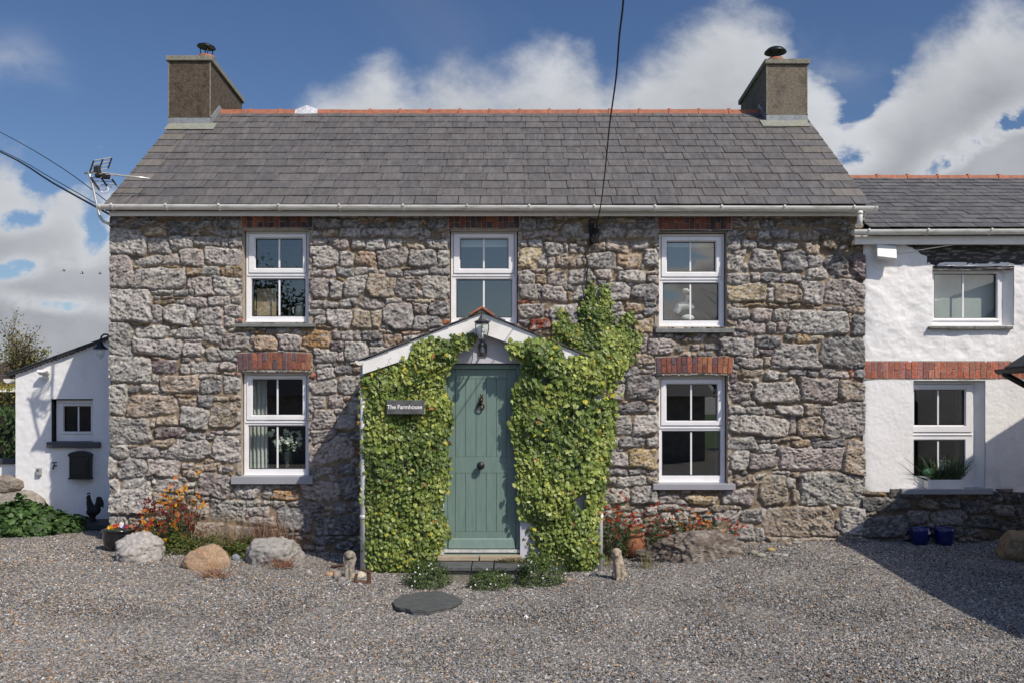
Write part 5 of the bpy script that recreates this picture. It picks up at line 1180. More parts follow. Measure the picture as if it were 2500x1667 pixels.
# three daisy bushes at the doorstep
for a, y, rx, rz, n, l in ((1042, -1.62, .26, .30, 2600, 'rounded green fleabane bush left of the slate doorstep'), (1198, -1.70, .27, .19, 2100, 'low fleabane bush with white flowers in front of the slate doorstep'), (1318, -1.62, .29, .33, 2900, 'rounded green fleabane bush right of the slate doorstep')):
    x = W(a, 0, y).x; z = float(zg(x, y)); o = thing('daisy_bush', l, 'bush', (x, y, z))
    bush(o, (x, y, z), rx, .24, rz, n, .026, OVAL, [(.06, .10, .026), (.09, .14, .036), (.12, .175, .05), (.04, .07, .02)], int(a), shell=.6)
    rs = np.random.RandomState(int(a)); m_ = 9; d = np.c_[rs.normal(0, .5, m_), -np.abs(rs.normal(.6, .3, m_)), np.abs(rs.normal(.5, .35, m_))]; d /= np.linalg.norm(d, axis=1)[:, None]
    flowers(o, np.array((x, y, z)) + d * np.array((rx, .26, rz)), .013, [(.8, .78, .76)], 3, npet=7)
x = W(1235, 0, -1.22).x; o = thing('step_creeper', 'reddish green creeping stonecrop growing along the back of the doorstep', 'creeper', (x, -1.2, -.12))
bush(o, (x + .12, -1.20, -.115), .24, .05, .055, 520, .022, OVAL, [(.10, .11, .03), (.17, .08, .04), (.07, .10, .03)], 71)
for i, (a, y, l) in enumerate(((1478, -.75, 'sparse weeds on the gravel at the foot of the right downpipe'), (1578, -.98, 'straggly green weed at the left end of the long flat boulder'))):
    x = W(a, 0, y).x; z = float(zg(x, y)); o = thing('weed', l, 'weed', (x, y, z)); bush(o, (x, y, z), .13, .12, .12 + .14 * i, 260, .026, LANCE, [(.10, .13, .03), (.16, .16, .06)], 80 + i, shell=.2)
    rs = np.random.RandomState(i); m_ = 30; b = np.c_[x + rs.normal(0, .05, m_), y + rs.normal(0, .04, m_), np.full(m_, z)]
    blades(o, 'stem', b, b + np.c_[rs.normal(0, .08, m_), rs.normal(0, .06, m_), rs.uniform(.08, .30, m_) * (.5 + .5 * i)], np.full(m_, .003), np.array((.34, .28, .17))[None] * np.ones((m_, 1)), .1, i)

# ------------------------------------------------------------------ boulders and stones
def rock(name, label, c, r3, seed, col, mat_attr=None, facets=7, rough=.16, cat='boulder', sub=5, top=None, group=None, bumps=1.0, kmin=.55):
    bm = bmesh.new(); bmesh.ops.create_icosphere(bm, subdivisions=sub, radius=1)
    me = bpy.data.meshes.new(name); bm.to_mesh(me); bm.free()
    n = len(me.vertices); V = np.empty(n * 3, np.float32); me.vertices.foreach_get('co', V); V = V.reshape(-1, 3).astype(float)
    rs = np.random.RandomState(seed)
    d = V / np.linalg.norm(V, axis=1)[:, None]
    r = np.ones(n)
    for _ in range(facets):                       # cut with random planes: broken faces
        nv = rs.normal(size=3); nv[2] = abs(nv[2]) * .8; nv /= np.linalg.norm(nv); k = rs.uniform(kmin, .88)
        dd = d @ nv; r = np.where(dd > 1e-3, np.minimum(r, k / np.maximum(dd, 1e-3)), r)
    q_ = d * np.array(r3)[None] / np.mean(r3)
    r = r * (1 + rough * fb3(d * 1.6 + seed, 3) + .05 * bumps * fb3(q_ * 6 + seed, 4) + .03 * bumps * fb3(q_ * 16 + seed, 4) - .05 * bumps * np.clip((1 - np.abs(fb3(q_ * 3.5 + seed + 5, 3)) - .93) / .07, 0, 1))
    V = d * r[:, None] * np.array(r3)[None]
    me.vertices.foreach_set('co', V.astype(np.float32).ravel()); me.polygons.foreach_set('use_smooth', [True] * len(me.polygons))
    c1, c2, c3 = [np.array(q) for q in col]
    w1 = np.clip(.5 + 1.2 * fb3(q_ * 2.2 + 30 + seed, 4), 0, 1)[:, None]; w2 = np.clip((fb3(q_ * 8 + 60 + seed, 4) - .05) / .3, 0, 1)[:, None]
    C = (c1 + (c2 - c1) * w1) * (1 - w2 * .7) + c3 * w2 * .7; C = C * (1 + .45 * fb3(q_ * 16 + 9, 4))[:, None]
    a = me.color_attributes.new('Col', 'FLOAT_COLOR', 'POINT'); a.data.foreach_set('color', np.c_[C, np.ones(n)].astype(np.float32).ravel())
    me.materials.append(M('boulder_stone', rough=.9, var=.18, scale=60, bump=.006, bscale=70, attr=True, spec=.25)); me.update()
    o = bpy.data.objects.new(name, me); o.location = c; COL.objects.link(o)
    return tag(o, label, cat, group)
GB = 'three boulders edging the flower bed'
rock('boulder', 'large whitish grey boulder beside the black flower pot', (W(334, 0, -1.05).x, -1.05, .0), (.325, .25, .235), 3, ((.34, .315, .285), (.42, .395, .37), (.19, .18, .165)), group=GB, bumps=1.8)
rock('boulder', 'angular tan brown boulder, middle of the three edging the flower bed', (W(503, 0, -1.30).x, -1.30, -.075), (.285, .22, .225), 17, ((.32, .205, .12), (.38, .27, .18), (.24, .19, .15)), facets=7, rough=.06, group=GB, kmin=.36)
rock('boulder', 'pale grey boulder below the left window, half in the porch shadow', (W(680, 0, -.80).x, -.80, -.07), (.36, .24, .235), 8, ((.29, .275, .25), (.36, .34, .315), (.16, .155, .145)), group=GB, bumps=1.8)
rock('boulder', 'long flat brown boulder with lichen below the right window', (W(1716, 0, -.66).x, -.66, -.04), (.84, .30, .29), 12, ((.105, .085, .07), (.17, .14, .115), (.34, .31, .28)), facets=11, rough=.10, bumps=2.2, kmin=.5, sub=6)
rock('boulder', 'brown boulder cut off by the right edge, in the shadow', (W(2490, 0, -.9).x, -.9, -.02), (.26, .25, .25), 24, ((.26, .18, .10), (.32, .24, .15), (.18, .13, .08)))
rock('stone', 'small blue grey stone right of the tan boulder', tuple(G(577, 1366) + Vector((0, 0, .03))), (.055, .05, .05), 5, ((.22, .24, .27), (.26, .28, .30), (.2, .2, .2)), cat='stone', sub=3)
rock('stone', 'small pale stone on the gravel left of the lion statue', tuple(G(752, 1400) + Vector((0, 0, .02))), (.035, .03, .03), 6, ((.40, .34, .28), (.4, .36, .3), (.3, .3, .3)), cat='stone', sub=3)
PEB = [((1882, 1345), (.055, .045, .03), ((.40, .28, .12), (.36, .26, .12), (.3, .24, .14)), 'yellow brown rounded pebble at the right end of the flat boulder'),
       ((1840, 1352), (.055, .045, .032), ((.26, .25, .19), (.28, .27, .2), (.2, .2, .17)), 'greenish pebble touching the right end of the flat boulder'),
       ((1858, 1358), (.060, .045, .03), ((.30, .29, .23), (.32, .31, .25), (.25, .24, .2)), 'pale olive pebble, frontmost of the group by the flat boulder'),
       ((1897, 1356), (.060, .045, .025), ((.26, .26, .25), (.3, .3, .28), (.22, .22, .2)), 'flat grey pebble in the group by the flat boulder'),
       ((1915, 1358), (.045, .04, .024), ((.40, .37, .33), (.42, .4, .36), (.3, .3, .3)), 'pale pinkish pebble, rightmost of the group by the flat boulder'),
       ((1815, 1356), (.022, .02, .02), ((.6, .6, .58), (.6, .6, .58), (.5, .5, .5)), 'tiny white pebble left of the pebble group by the flat boulder'),
       ((1450, 1406), (.055, .045, .022), ((.06, .065, .075), (.09, .095, .1), (.12, .12, .12)), 'flat dark pebble left of the dog statue'),
       ((1432, 1405), (.05, .04, .024), ((.30, .28, .25), (.33, .31, .28), (.2, .2, .2)), 'flat pale pebble left of the dark pebble'),
       ((1385, 1416), (.055, .04, .02), ((.33, .26, .21), (.36, .3, .24), (.25, .2, .18)), 'flat pinkish pebble beside the right doorstep bush'),
       ((1995, 1309), (.08, .04, .03), ((.36, .12, .06), (.38, .15, .08), (.25, .12, .08)), 'red brick fragment at the foot of the right corner of the stone wall'),
       ((1945, 1326), (.06, .035, .02), ((.27, .26, .23), (.3, .28, .25), (.2, .2, .2)), 'flat grey pebble on the gravel by the foot of the stone wall'),
       ((1925, 1330), (.04, .03, .025), ((.36, .27, .2), (.38, .3, .22), (.3, .2, .15)), 'small tan pebble on the gravel by the foot of the stone wall')]
for i, (pp, r3, c, l) in enumerate(PEB): rock('pebble', l, tuple(G(*pp) + Vector((0, 0, r3[2] * .6))), r3, 40 + i, c, facets=0, rough=.08, cat='pebble', sub=3, bumps=.3)
# slate slab lying in the gravel
def slab():
    q = [(965, 1468), (985, 1455), (1040, 1446), (1078, 1446), (1128, 1471), (1128, 1476), (1104, 1490), (1040, 1503), (1005, 1501), (965, 1492), (960, 1482)]
    q = [(q[i][0] + (q[(i + 1) % len(q)][0] - q[i][0]) * t + U(-2.5, 2.5), q[i][1] + (q[(i + 1) % len(q)][1] - q[i][1]) * t + U(-1, 1)) for i in range(len(q)) for t in (0, .33, .66)]
    P = [G(a, b) for a, b in q]; zt = max(p.z for p in P) + .016
    mb = MB(); mb.prism([(p.x, p.y, zt - .022) for p in P][::-1], (0, 0, .022))
    P2 = [G(a + (6 if a < 1046 else -4), b) for a, b in q]; mb.prism([(p.x, p.y - .005, zt - .07) for p in P2][::-1], (0, 0, .045))
    o = mb.build('slate_slab', m_slab, None, bevel=.004); tag(o, 'dark slate slab lying flat in the gravel in front of the porch', 'slab')
slab()
# doorstep
st = thing('doorstep', 'dark slate doorstep of three slabs below the green front door', 'step', (W(1178, 0, -1.2).x, -1.25, -.3))
sx0, sx1 = W(1060, 0, -1.3).x, W(1300, 0, -1.3).x; zt_ = W(0, 1393, -1.50).z
for a, b in ((1058, 1149.5), (1152, 1204), (1207, 1304)):
    MB().box(W(a, 0, -1.45).x, W(b, 0, -1.45).x, -1.50 + U(-.01, .01), -1.06, zt_, zt_ + .045).build('slab', m_slab, st, bevel=.006)
MB().box(sx0 + .03, sx1 - .03, -1.46, -1.05, -.45, zt_ - .002).build('riser', m_conc, st)
zs = W(0, 1368, -1.10).z
MB().box(sx0 + .02, W(1275, 0, -1.1).x, -1.075, -1.0, -.30, zs).build('plinth', m_render, st, bevel=.01)
for a, b in ((1068, 1168), (1171.5, 1274)):
    MB().box(W(a, 0, -1.10).x, W(b, 0, -1.10).x, -1.115, -.86, zs + .002, W(0, 1357, -1.10).z).build('tread', M('tan_sandstone', (.37, .30, .21), .85, .22, 12, .003, 60, aniso=(1, 6, 6)), st, bevel=.004)

# ------------------------------------------------------------------ pots
def pot(name, label, cat, c, prof, mat, soil_z, soil_r, group=None, seg=36):
    o = thing(name, label, cat, c, group)
    MB().lathe(prof, c, seg).build('body', mat, o, True)
    MB().lathe([(.001, soil_z - .01), (soil_r, soil_z - .01), (soil_r, soil_z), (.001, soil_z + .01)], c, 20).build('soil', M('potting_soil', (.03, .022, .016), 1, .3, 60, .01, 60), o)
    return o
x = W(291, 0, -.55).x; z = float(zg(x, -.55)); pz = z
bprof = [(.11, 0), (.15, .02), (.178, .09), (.188, .15), (.183, .20)] + [q for k in range(4) for q in ((.181 + .004, .165 + .013 * k), (.181, .171 + .013 * k))] + [(.184, .225), (.198, .235), (.200, .25), (.188, .255), (.170, .245), (.165, .20)]
bprof = [(.11, 0), (.15, .02), (.176, .09), (.186, .13), (.188, .14), (.184, .146), (.188, .152), (.184, .158), (.188, .164), (.184, .170), (.187, .176), (.182, .20), (.184, .222), (.198, .232), (.200, .248), (.188, .254), (.172, .245), (.165, .20)]
o = pot('flower_pot', 'glossy black ribbed pot of pansies at the left corner of the farmhouse', 'flower pot', (x, -.55, z), bprof, M('black_glaze', (.012, .012, .015), .18, .1, 10, spec=.6, coat=.4), .225, .17)
bush(o, (x, -.55, z + .22), .15, .14, .06, 260, .030, OVAL, [(.08, .12, .03), (.11, .15, .04)], 91, name='foliage')
rs = np.random.RandomState(3); n = 16; th = rs.uniform(0, 6.3, n); rr = rs.uniform(.02, .15, n)
flowers(o, np.c_[x + rr * np.cos(th), -.55 + rr * np.sin(th), z + .255 + rs.uniform(0, .05, n)], .034, [(.75, .45, .03), (.75, .45, .03), (.5, .06, .03), (.75, .72, .68), (.12, .05, .25)], 92, npet=5)
tx = W(1546, 0, -.32).x; tz = float(zg(tx, -.32)) + .01
tp_ = [(.10, 0), (.125, .02), (.165, .10), (.175, .18), (.158, .24), (.142, .27), (.142, .285), (.155, .288), (.162, .30), (.160, .335), (.146, .338), (.138, .30), (.13, .25)]
o = pot('flower_pot', 'round terracotta pot at the left end of the long flat boulder', 'flower pot', (tx, -.32, tz + .01), [(a * .83, b * .86) for a, b in tp_], M('flower_pot_clay', (.27, .098, .045), .8, .28, 14, .003, 60, stain=(.30, .17, .10), stain_amt=.4, stain_scale=7), .265, .116)
bush(o, (tx - .02, -.32, tz + .27), .13, .11, .12, 320, .036, LANCE, [(.12, .16, .04), (.16, .19, .06), (.08, .12, .03)], 93)
flowers(o, np.array([(tx + a, -.40, tz + .33 + b) for a, b in ((.02, .06), (.06, .03), (.10, .05), (-.03, .02))]), .03, [OR], 94)
GP_ = 'blue glazed pots by the cottage plinth'
blue = M('blue_glaze', (.008, .014, .11), .16, .15, 8, spec=.6, coat=.5)
for i, (a, l, tl) in enumerate(((2246, 'dark blue glazed pot with white sticker, the left one under the cottage window', 0), (2305, 'dark blue glazed pot without sticker, the right one under the cottage window', 1))):
    x = W(a, 0, -.16).x; z = float(zg(x, -.16)) + .005
    o = pot('blue_pot', l, 'flower pot', (x, -.16, z), [(.085, 0), (.095, .01), (.112, .09), (.120, .17), (.121, .205), (.116, .208), (.110, .19), (.10, .08)], blue, .14, .11, GP_)
    if i == 0:
        MB().add([(x + .119 * math.sin(w) * .995, -.16 - .119 * math.cos(w) * 1.02, z + h) for h in (.135, .185) for w in (.55, .75, .95)], [(0, 1, 4, 3), (1, 2, 5, 4)]).build('sticker', M('white_sticker', (.7, .72, .72), .5, .05), o)
# window box
wx0, wx1 = W(2262, 0, -.03).x, W(2349, 0, -.03).x; wz = W(0, 1196, -.08).z + .004
o = thing('window_box', 'white window box of grassy leaves on the grey sill of the cottage', 'window box', ((wx0 + wx1) / 2, -.02, wz))
wb = MB(); y0, y1 = -.085, .055; h = W(0, 1170, -.085).z - wz; tk = .008
wb.box(wx0, wx1, y0, y0 + tk, wz, wz + h).box(wx0, wx1, y1 - tk, y1, wz, wz + h).box(wx0, wx0 + tk, y0 + tk, y1 - tk, wz, wz + h).box(wx1 - tk, wx1, y0 + tk, y1 - tk, wz, wz + h).box(wx0 + tk, wx1 - tk, y0 + tk, y1 - tk, wz, wz + .01)
wb.build('box', m_white, o)
MB().box(wx0 + tk, wx1 - tk, y0 + tk, y1 - tk, wz + h - .03, wz + h - .02).build('soil', M('potting_soil'), o)
rs = np.random.RandomState(9); n = 280; bx = rs.uniform(wx0 + .07, wx1 - .04, n); b = np.c_[bx, rs.uniform(-.06, .03, n), np.full(n, wz + h - .02)]
blades(o, 'foliage', b, b + np.c_[rs.normal(0, .12, n) + (bx - (wx0 + wx1) / 2) * .35, rs.normal(-.02, .05, n), rs.uniform(.08, .33, n)], np.full(n, .006), np.array((.055, .09, .04))[None] * rs.uniform(.6, 1.8, (n, 1)), .12, 10, m_leaf2)
flowers(o, np.c_[rs.uniform(wx0 + .15, wx1 - .12, 14), rs.uniform(-.06, 0, 14), wz + h + rs.uniform(.12, .24, 14)], .016, [(.25, .22, .55)], 5)
# ------------------------------------------------------------------ lamps, letterbox, aerial, cables
def lantern(name, label, c, s=1.0, wd=.26):
    """six sided coach lantern on a wall bracket; c = centre of the glass, wall behind at +y"""
    o = thing(name, label, 'wall lamp', c); x, y, z = c
    iron = M('lamp_iron', (.05, .052, .058), .42, .2, 30)
    def hexr(r0, z0, r1, z1, mb):
        P = [(x + r * math.cos(math.pi / 3 * k + math.pi / 6), y + r * math.sin(math.pi / 3 * k + math.pi / 6), z + zz) for r, zz in ((r0, z0), (r1, z1)) for k in range(6)]
        mb.add(P, [(k, (k + 1) % 6, 6 + (k + 1) % 6, 6 + k) for k in range(6)] + [(5, 4, 3, 2, 1, 0), (6, 7, 8, 9, 10, 11)])
    b = MB()
    hexr(.098, .098, .100, .106, b); hexr(.100, .106, .050, .128, b); hexr(.050, .128, .024, .172, b); hexr(.024, .172, .010, .186, b)
    b.ball((x, y, z + .190), .010, seg=10); b.tube([(x, y, z + .19), (x, y, z + .215)], [.006, .002], 8)
    hexr(.082, .080, .088, .098, b); hexr(.040, -.098, .044, -.088, b); hexr(.026, -.118, .040, -.098, b)
    for k in range(6):
        w = math.pi / 3 * k + math.pi / 6
        b.tube([(x + r * math.cos(w), y + r * math.sin(w), z + q) for r, q in ((.084, .085), (.084, .02), (.070, -.04), (.042, -.095))], .0042, 6)
    b.build('lamp_frame', iron, o)
    g = MB()
    for k in range(6):
        a, c2 = math.pi / 3 * k + math.pi / 6, math.pi / 3 * (k + 1) + math.pi / 6
        rows = ((.082, .082), (.082, .02), (.068, -.04), (.041, -.092))
        g.add([(x + r * math.cos(t), y + r * math.sin(t), z + q) for r, q in rows for t in (a, c2)], [(2 * i, 2 * i + 1, 2 * i + 3, 2 * i + 2) for i in range(3)])
    g.build('lamp_glass', glass_mat('lamp_glass', .14), o)
    MB().tube([(x, y, z - .09), (x, y, z - .01)], .013, 10).ball((x, y, z + .015), .026, .026, .034).build('bulb', M('frosted_bulb', (.75, .74, .66), .4, .02), o, True)
    br = MB().lathe([(.014, -.118), (.020, -.15), (.012, -.17), (.016, -.185), (.030, -.20), (.034, -.235), (.026, -.255), (.010, -.265)], (x, y, z), 16)
    br.tube([(x, y, z - .19), (x, y + wd * .5, z - .235), (x, y + wd - .02, z - .20)], .012, 8)
    br.prism([(x - .048, y + wd - .022, z - .26), (x + .048, y + wd - .022, z - .26), (x + .048, y + wd - .022, z - .13), (x + .026, y + wd - .022, z - .105), (x - .026, y + wd - .022, z - .105), (x - .048, y + wd - .022, z - .13)], (0, .022, 0))
    br.build('bracket', iron, o)
    return o
lp = W(1177, 809, -1.26)
lantern('porch_lamp', 'grey six sided coach lantern on the porch gable above the green door', (lp.x, -1.26, lp.z))
# swan neck lamp on the gable
q = W(245, 862, .5)
o = thing('gable_lamp', 'black swan neck lamp hanging from the left gable beside the lean-to', 'wall lamp', tuple(q))
arc = [W(273, 828, .5), W(268, 822, .5), W(262, 817, .5), W(254, 816.5, .5), W(248, 821, .5), W(245.5, 829, .5), W(245, 838, .5)]
MB().tube(arc, .012, 8).tube([W(278, 828, .5), W(272, 828, .5)], .04, 14).build('neck', m_black, o, True)
zt2 = W(0, 838, .5).z
MB().lathe([(.012, .02), (.03, .01), (.045, -.03), (.095, -.065), (.098, -.075), (.05, -.07)], (q.x, .5, zt2), 20).build('lamp_shade', m_black, o, True)
MB().lathe([(.058, -.07), (.060, -.13), (.048, -.17), (.02, -.195), (.008, -.21)], (q.x, .5, zt2), 18).build('lamp_glass', glass_mat('lamp_glass'), o, True)
# letterbox
a, b = W(167, 1102, LY - .1), W(221, 1169, LY - .1)
o = thing('letterbox', 'black arched letterbox on the white lean-to wall below its window', 'letterbox', ((a.x + b.x) / 2, LY - .05, b.z))
xm = (a.x + b.x) / 2; hw = (b.x - a.x) / 2 - .012
MB().prism([(xm - hw, LY - .11, b.z + .02), (xm + hw, LY - .11, b.z + .02), (xm + hw, LY - .11, a.z - .045)] + [(xm + hw * math.cos(w), LY - .11, a.z - .045 + .05 * math.sin(w)) for w in (.6, 1.1, 1.57, 2.04, 2.54)] + [(xm - hw, LY - .11, a.z - .045)], (0, .11, 0)).build('body', m_black, o, bevel=.008)
MB().prism([(xm - hw - .012, LY - .125, a.z - .05)] + [(xm - (hw + .014) * math.cos(w), LY - .125, a.z - .05 + .062 * math.sin(w)) for w in (.3, .8, 1.3, 1.57, 1.84, 2.34, 2.84)] + [(xm + hw + .012, LY - .125, a.z - .05), (xm + hw + .012, LY - .125, a.z - .066), (xm - hw - .012, LY - .125, a.z - .066)], (0, .125, 0)).build('lid', m_black, o, bevel=.004)
dd = MB().box(xm - hw + .04, xm + hw - .04, LY - .118, LY - .108, b.z + .07, a.z - .13)
dd.tube([(xm - hw + .02, LY - .112, b.z + .05), (xm - hw + .02, LY - .112, a.z - .09)], .008, 8).tube([(xm + hw - .02, LY - .112, b.z + .05), (xm + hw - .02, LY - .112, a.z - .09)], .008, 8).box(xm - hw - .01, xm + hw + .01, LY - .12, LY, b.z, b.z + .022)
dd.build('door', m_black, o, bevel=.004)
# small fittings on the lean-to wall
a, b = W(86, 1141, LY - .05), W(99, 1160, LY - .05)
o = thing('key_safe', 'small grey key box with rounded lid on the white lean-to wall', 'key box', ((a.x + b.x) / 2, LY - .03, b.z))
MB().box(a.x, b.x, LY - .05, LY, b.z, a.z).build('body', M('grey_plastic', (.32, .32, .33), .5, .05), o, bevel=.012)
MB().box(a.x + .025, b.x - .025, LY - .056, LY - .05, a.z - .045, a.z - .028).build('latch', m_black, o)
p = W(133, 1136, LY - .05)
tp = MB().tube([(p.x, LY, p.z), (p.x, LY - .07, p.z), (p.x - .005, LY - .09, p.z - .05)], .012, 8).tube([(p.x - .035, LY - .06, p.z + .045), (p.x + .035, LY - .06, p.z + .05)], .008, 8).tube([(p.x, LY - .06, p.z), (p.x, LY - .06, p.z + .05)], .008, 8)
tag(tp.build('garden_tap', M('old_brass', (.05, .06, .045), .5, .2), None, True), 'small dark garden tap on the lean-to wall between key box and letterbox', 'tap')
p = W(108, 912, LY - .08)
o = thing('security_light', 'small white security light high on the lean-to wall', 'security light', (p.x, LY - .05, p.z))
MB().box(p.x - .03, p.x + .03, LY - .05, LY, p.z - .02, p.z + .05).obox((p.x, LY - .10, p.z + .02), (.075, 0, 0), (0, .05, -.02), (0, .008, .02)).build('head', m_white, o, bevel=.006)
MB().ball((p.x - .01, LY - .07, p.z - .05), .028).build('sensor', m_white, o, True)
# rooster on black slab
p0 = W(228, 1287, 1.25)
o = tag(MB().prism([(W(196, 0, 1.0).x, 1.0, -.03), (HX0 - .02, 1.0, -.03), (HX0 - .02, 1.7, -.03), (W(203, 0, 1.7).x, 1.7, -.03)], (0, 0, .075)).build('stone_slab', M('black_slab', (.03, .032, .036), .6, .2, 10, .003, 40), None, bevel=.012), 'dark stone slab at the corner of farmhouse and lean-to, under the rooster', 'slab')
RYY = 1.35
def wr(a, b, dy=0): return W(200 + (a - 560) / 2.8, 780 + b / 2.8, RYY) + Vector((0, dy, 0))
rb = MB()
rb.tube([wr(605, 1200), wr(607, 1225), wr(612, 1255), wr(625, 1290), wr(640, 1310)], [.020, .030, .042, .062, .07], 14)          # neck, chest
rb.ball(wr(606, 1210), .030, .022, .026)
rb.tube([wr(592, 1215), wr(585, 1220)], [.012, .002], 8)                                                                        # beak
for a, b in ((597, 1188), (606, 1184), (616, 1188)): rb.ball(wr(a, b), .010, .007, .016)                                          # comb
rb.ball(wr(598, 1232), .010, .008, .018)                                                                                        # wattle
rb.ball(wr(640, 1305), .105, .065, .075, rot=Matrix.Rotation(-.35, 3, 'Y'))
for k, (a, b) in enumerate(((700, 1235), (704, 1250), (702, 1268), (690, 1215), (675, 1208), (664, 1216))):                         # tail plumes
    rb.tube([wr(655, 1300), wr(664 + k, 1262 - (k > 2) * 12), wr((a + 672) / 2, b + 3), wr(a, b), wr(a + 4, b + 16)], [.035, .03, .024, .018, .008], 8)
rb.tube([wr(635, 1310), wr(632, 1352), wr(632, 1386)], [.06, .040, .065], 12)
rb.ball(wr(632, 1386), .095, .07, .03)
tag(rb.fuse('rooster_statue', m_blackm, None, .008, sm=1), 'black rooster ornament standing on the dark slab by the lean-to', 'rooster ornament')

# house sign
o = thing('house_sign', 'dark slate house name sign half hidden in the left ivy', 'sign', tuple(W(992, 992, -1.17)))
SY = -1.185
a, b = W(944, 976, SY), W(1036, 1010, SY)
MB().box(a.x, b.x, SY, SY + .014, b.z, a.z).build('plate', m_slab, o, bevel=.003)
tcv = bpy.data.curves.new('lettering', 'FONT'); tcv.body = 'The Farmhouse'; tcv.size = .066; tcv.align_x = 'RIGHT'; tcv.align_y = 'CENTER'; tcv.extrude = .001; tcv.offset = .0012; tcv.space_character = .96
to = bpy.data.objects.new('lettering', tcv); to.rotation_euler = (math.pi / 2, 0, 0); to.location = (W(1031, 0, SY).x, SY - .003, W(0, 993, SY).z)
COL.objects.link(to); bpy.context.view_layer.update()
tme = bpy.data.meshes.new_from_object(to.evaluated_get(bpy.context.evaluated_depsgraph_get())); tmx = to.matrix_world.copy(); bpy.data.objects.remove(to)
tme.transform(tmx); wdt = max(v.co.x for v in tme.vertices) - min(v.co.x for v in tme.vertices); xr_ = W(1032, 0, SY).x; kx_ = (W(1032, 0, SY).x - W(946, 0, SY).x) / wdt
for v in tme.vertices: v.co.x = xr_ + (v.co.x - max(xr_, v.co.x) if False else (v.co.x - xr_) * kx_)
tme.materials.clear(); tme.materials.append(m_white); link(bpy.data.objects.new('lettering', tme), o)

# floodlight and its cable
p = W(2163, 617, -.13)
o = thing('floodlight', 'square white floodlight tilted down under the cottage gutter', 'floodlight', tuple(p))
rot = Matrix.Rotation(.12, 3, 'Y') @ Matrix.Rotation(-.38, 3, 'X')
ax, ay, az = rot @ Vector((.125, 0, 0)), rot @ Vector((0, .032, 0)), rot @ Vector((0, 0, .092))
MB().obox(p, ax, ay, az).build('head', M('floodlight_grey', (.62, .64, .62), .45, .05), o, bevel=.012)
MB().box(p.x - .11, p.x - .09, -.07, .0, p.z + .02, p.z + .05).box(p.x + .08, p.x + .12, -.07, .0, p.z + .01, p.z + .05).build('bracket', m_white, o)
tag(MB().tube([W(2183, 613, -.04), W(2200, 617, -.05), W(2240, 612, -.05), W(2290, 604, -.06), W(2330, 598, -.08)], .006, 6).build('light_cable', m_white, None), 'thin white cable running from the floodlight along the black beam', 'cable')

# television aerial
AY = -.10
def ap(a, b, dy=0.0): return W(190 + a * .12755, 360 + b * .12755, AY) + Vector((0, dy, 0))
alu = M('aluminium_tube', (.52, .51, .48), .35, .15, 30, metal=.5)
o = thing('tv_aerial', 'grey television aerial on a bent pole at the left roof corner', 'aerial', tuple(ap(620, 1460)))
MB().tube([ap(620, 1462, .1), ap(560, 1455), ap(480, 1415), ap(420, 1330), ap(385, 1190), ap(330, 950), ap(280, 720), ap(235, 560), ap(210, 470)], .017, 10).build('pole', alu, o, True)
MB().tube([ap(120, 490, .02), ap(250, 480), ap(450, 490), ap(700, 525), ap(1000, 560), ap(1380, 605)], .013, 8).build('boom', alu, o, True)
for P, nm in (([(245, 480), (320, 265), (610, 178), (540, 385)], 'reflector'), ([(265, 580), (425, 820), (705, 722), (615, 590)], 'reflector')):
    rb = MB(); A, B, C_, D = P
    t_ = rb
    for i in range(4):
        f = i / 3
        s_ = (A[0] + (B[0] - A[0]) * f, A[1] + (B[1] - A[1]) * f); e_ = (D[0] + (C_[0] - D[0]) * f, D[1] + (C_[1] - D[1]) * f)
        rb.tube([ap(*s_, -.02), ap(*e_, .06)], .007, 6)
    fr = rb.build(nm, alu, o)
    MB().tube([ap(*A, -.02), ap(*B, -.02)], .0105, 8).tube([ap(*D, .06), ap(*C_, .06)], .0105, 8).tube([ap((A[0] + D[0]) / 2, (A[1] + D[1]) / 2, .02), ap((B[0] + C_[0]) / 2, (B[1] + C_[1]) / 2, .02)], .011, 8).build('reflector_arm', m_blackm, fr)
el = MB()
for i in range(9):
    f = i / 8; cx, cy = 450 + 900 * f, 490 + 110 * f; l = 95 - 40 * f
    el.tube([ap(cx - l * .9, cy + l * .5, -.10), ap(cx + l * .3, cy - l * .2, .06)], .005, 6)
el.build('director', alu, o)
MB().obox(ap(400, 480, -.03), (.035, 0, .01), (0, .035, 0), (-.012, 0, .068)).obox(ap(560, 570, -.03), (.045, 0, .0), (0, .035, 0), (0, 0, .032)).build('junction_box', m_blackm, o, bevel=.015)
MB().tube([ap(560, 760), ap(590, 800), ap(560, 860), ap(480, 870), ap(380, 800), ap(300, 700), ap(250, 590), ap(215, 490)], .008, 8).build('aerial_cable', m_white, o, True)

# cables
def wire(name, label, path, r=.006, mat=None):
    return tag(MB().tube(path, r, 6).build(name, mat or m_blackm, None, True), label, 'cable')
pts = [W(1459, 540, -.09)]
for (a, b, z) in ((1467, 500, 4.00), (1477, 420, 4.02), (1488, 308, 4.05), (1504, 191, 4.10), (1512, 90, 4.14), (1522, 0, 4.19), (1530, -180, 4.27)):
    y = (z - CH) * F / (PY0 - b) - DW; pts.append(W(a, b, y))
pts += [Vector((.45, -11, 4.9)), Vector((.2, -18, 5.9))]
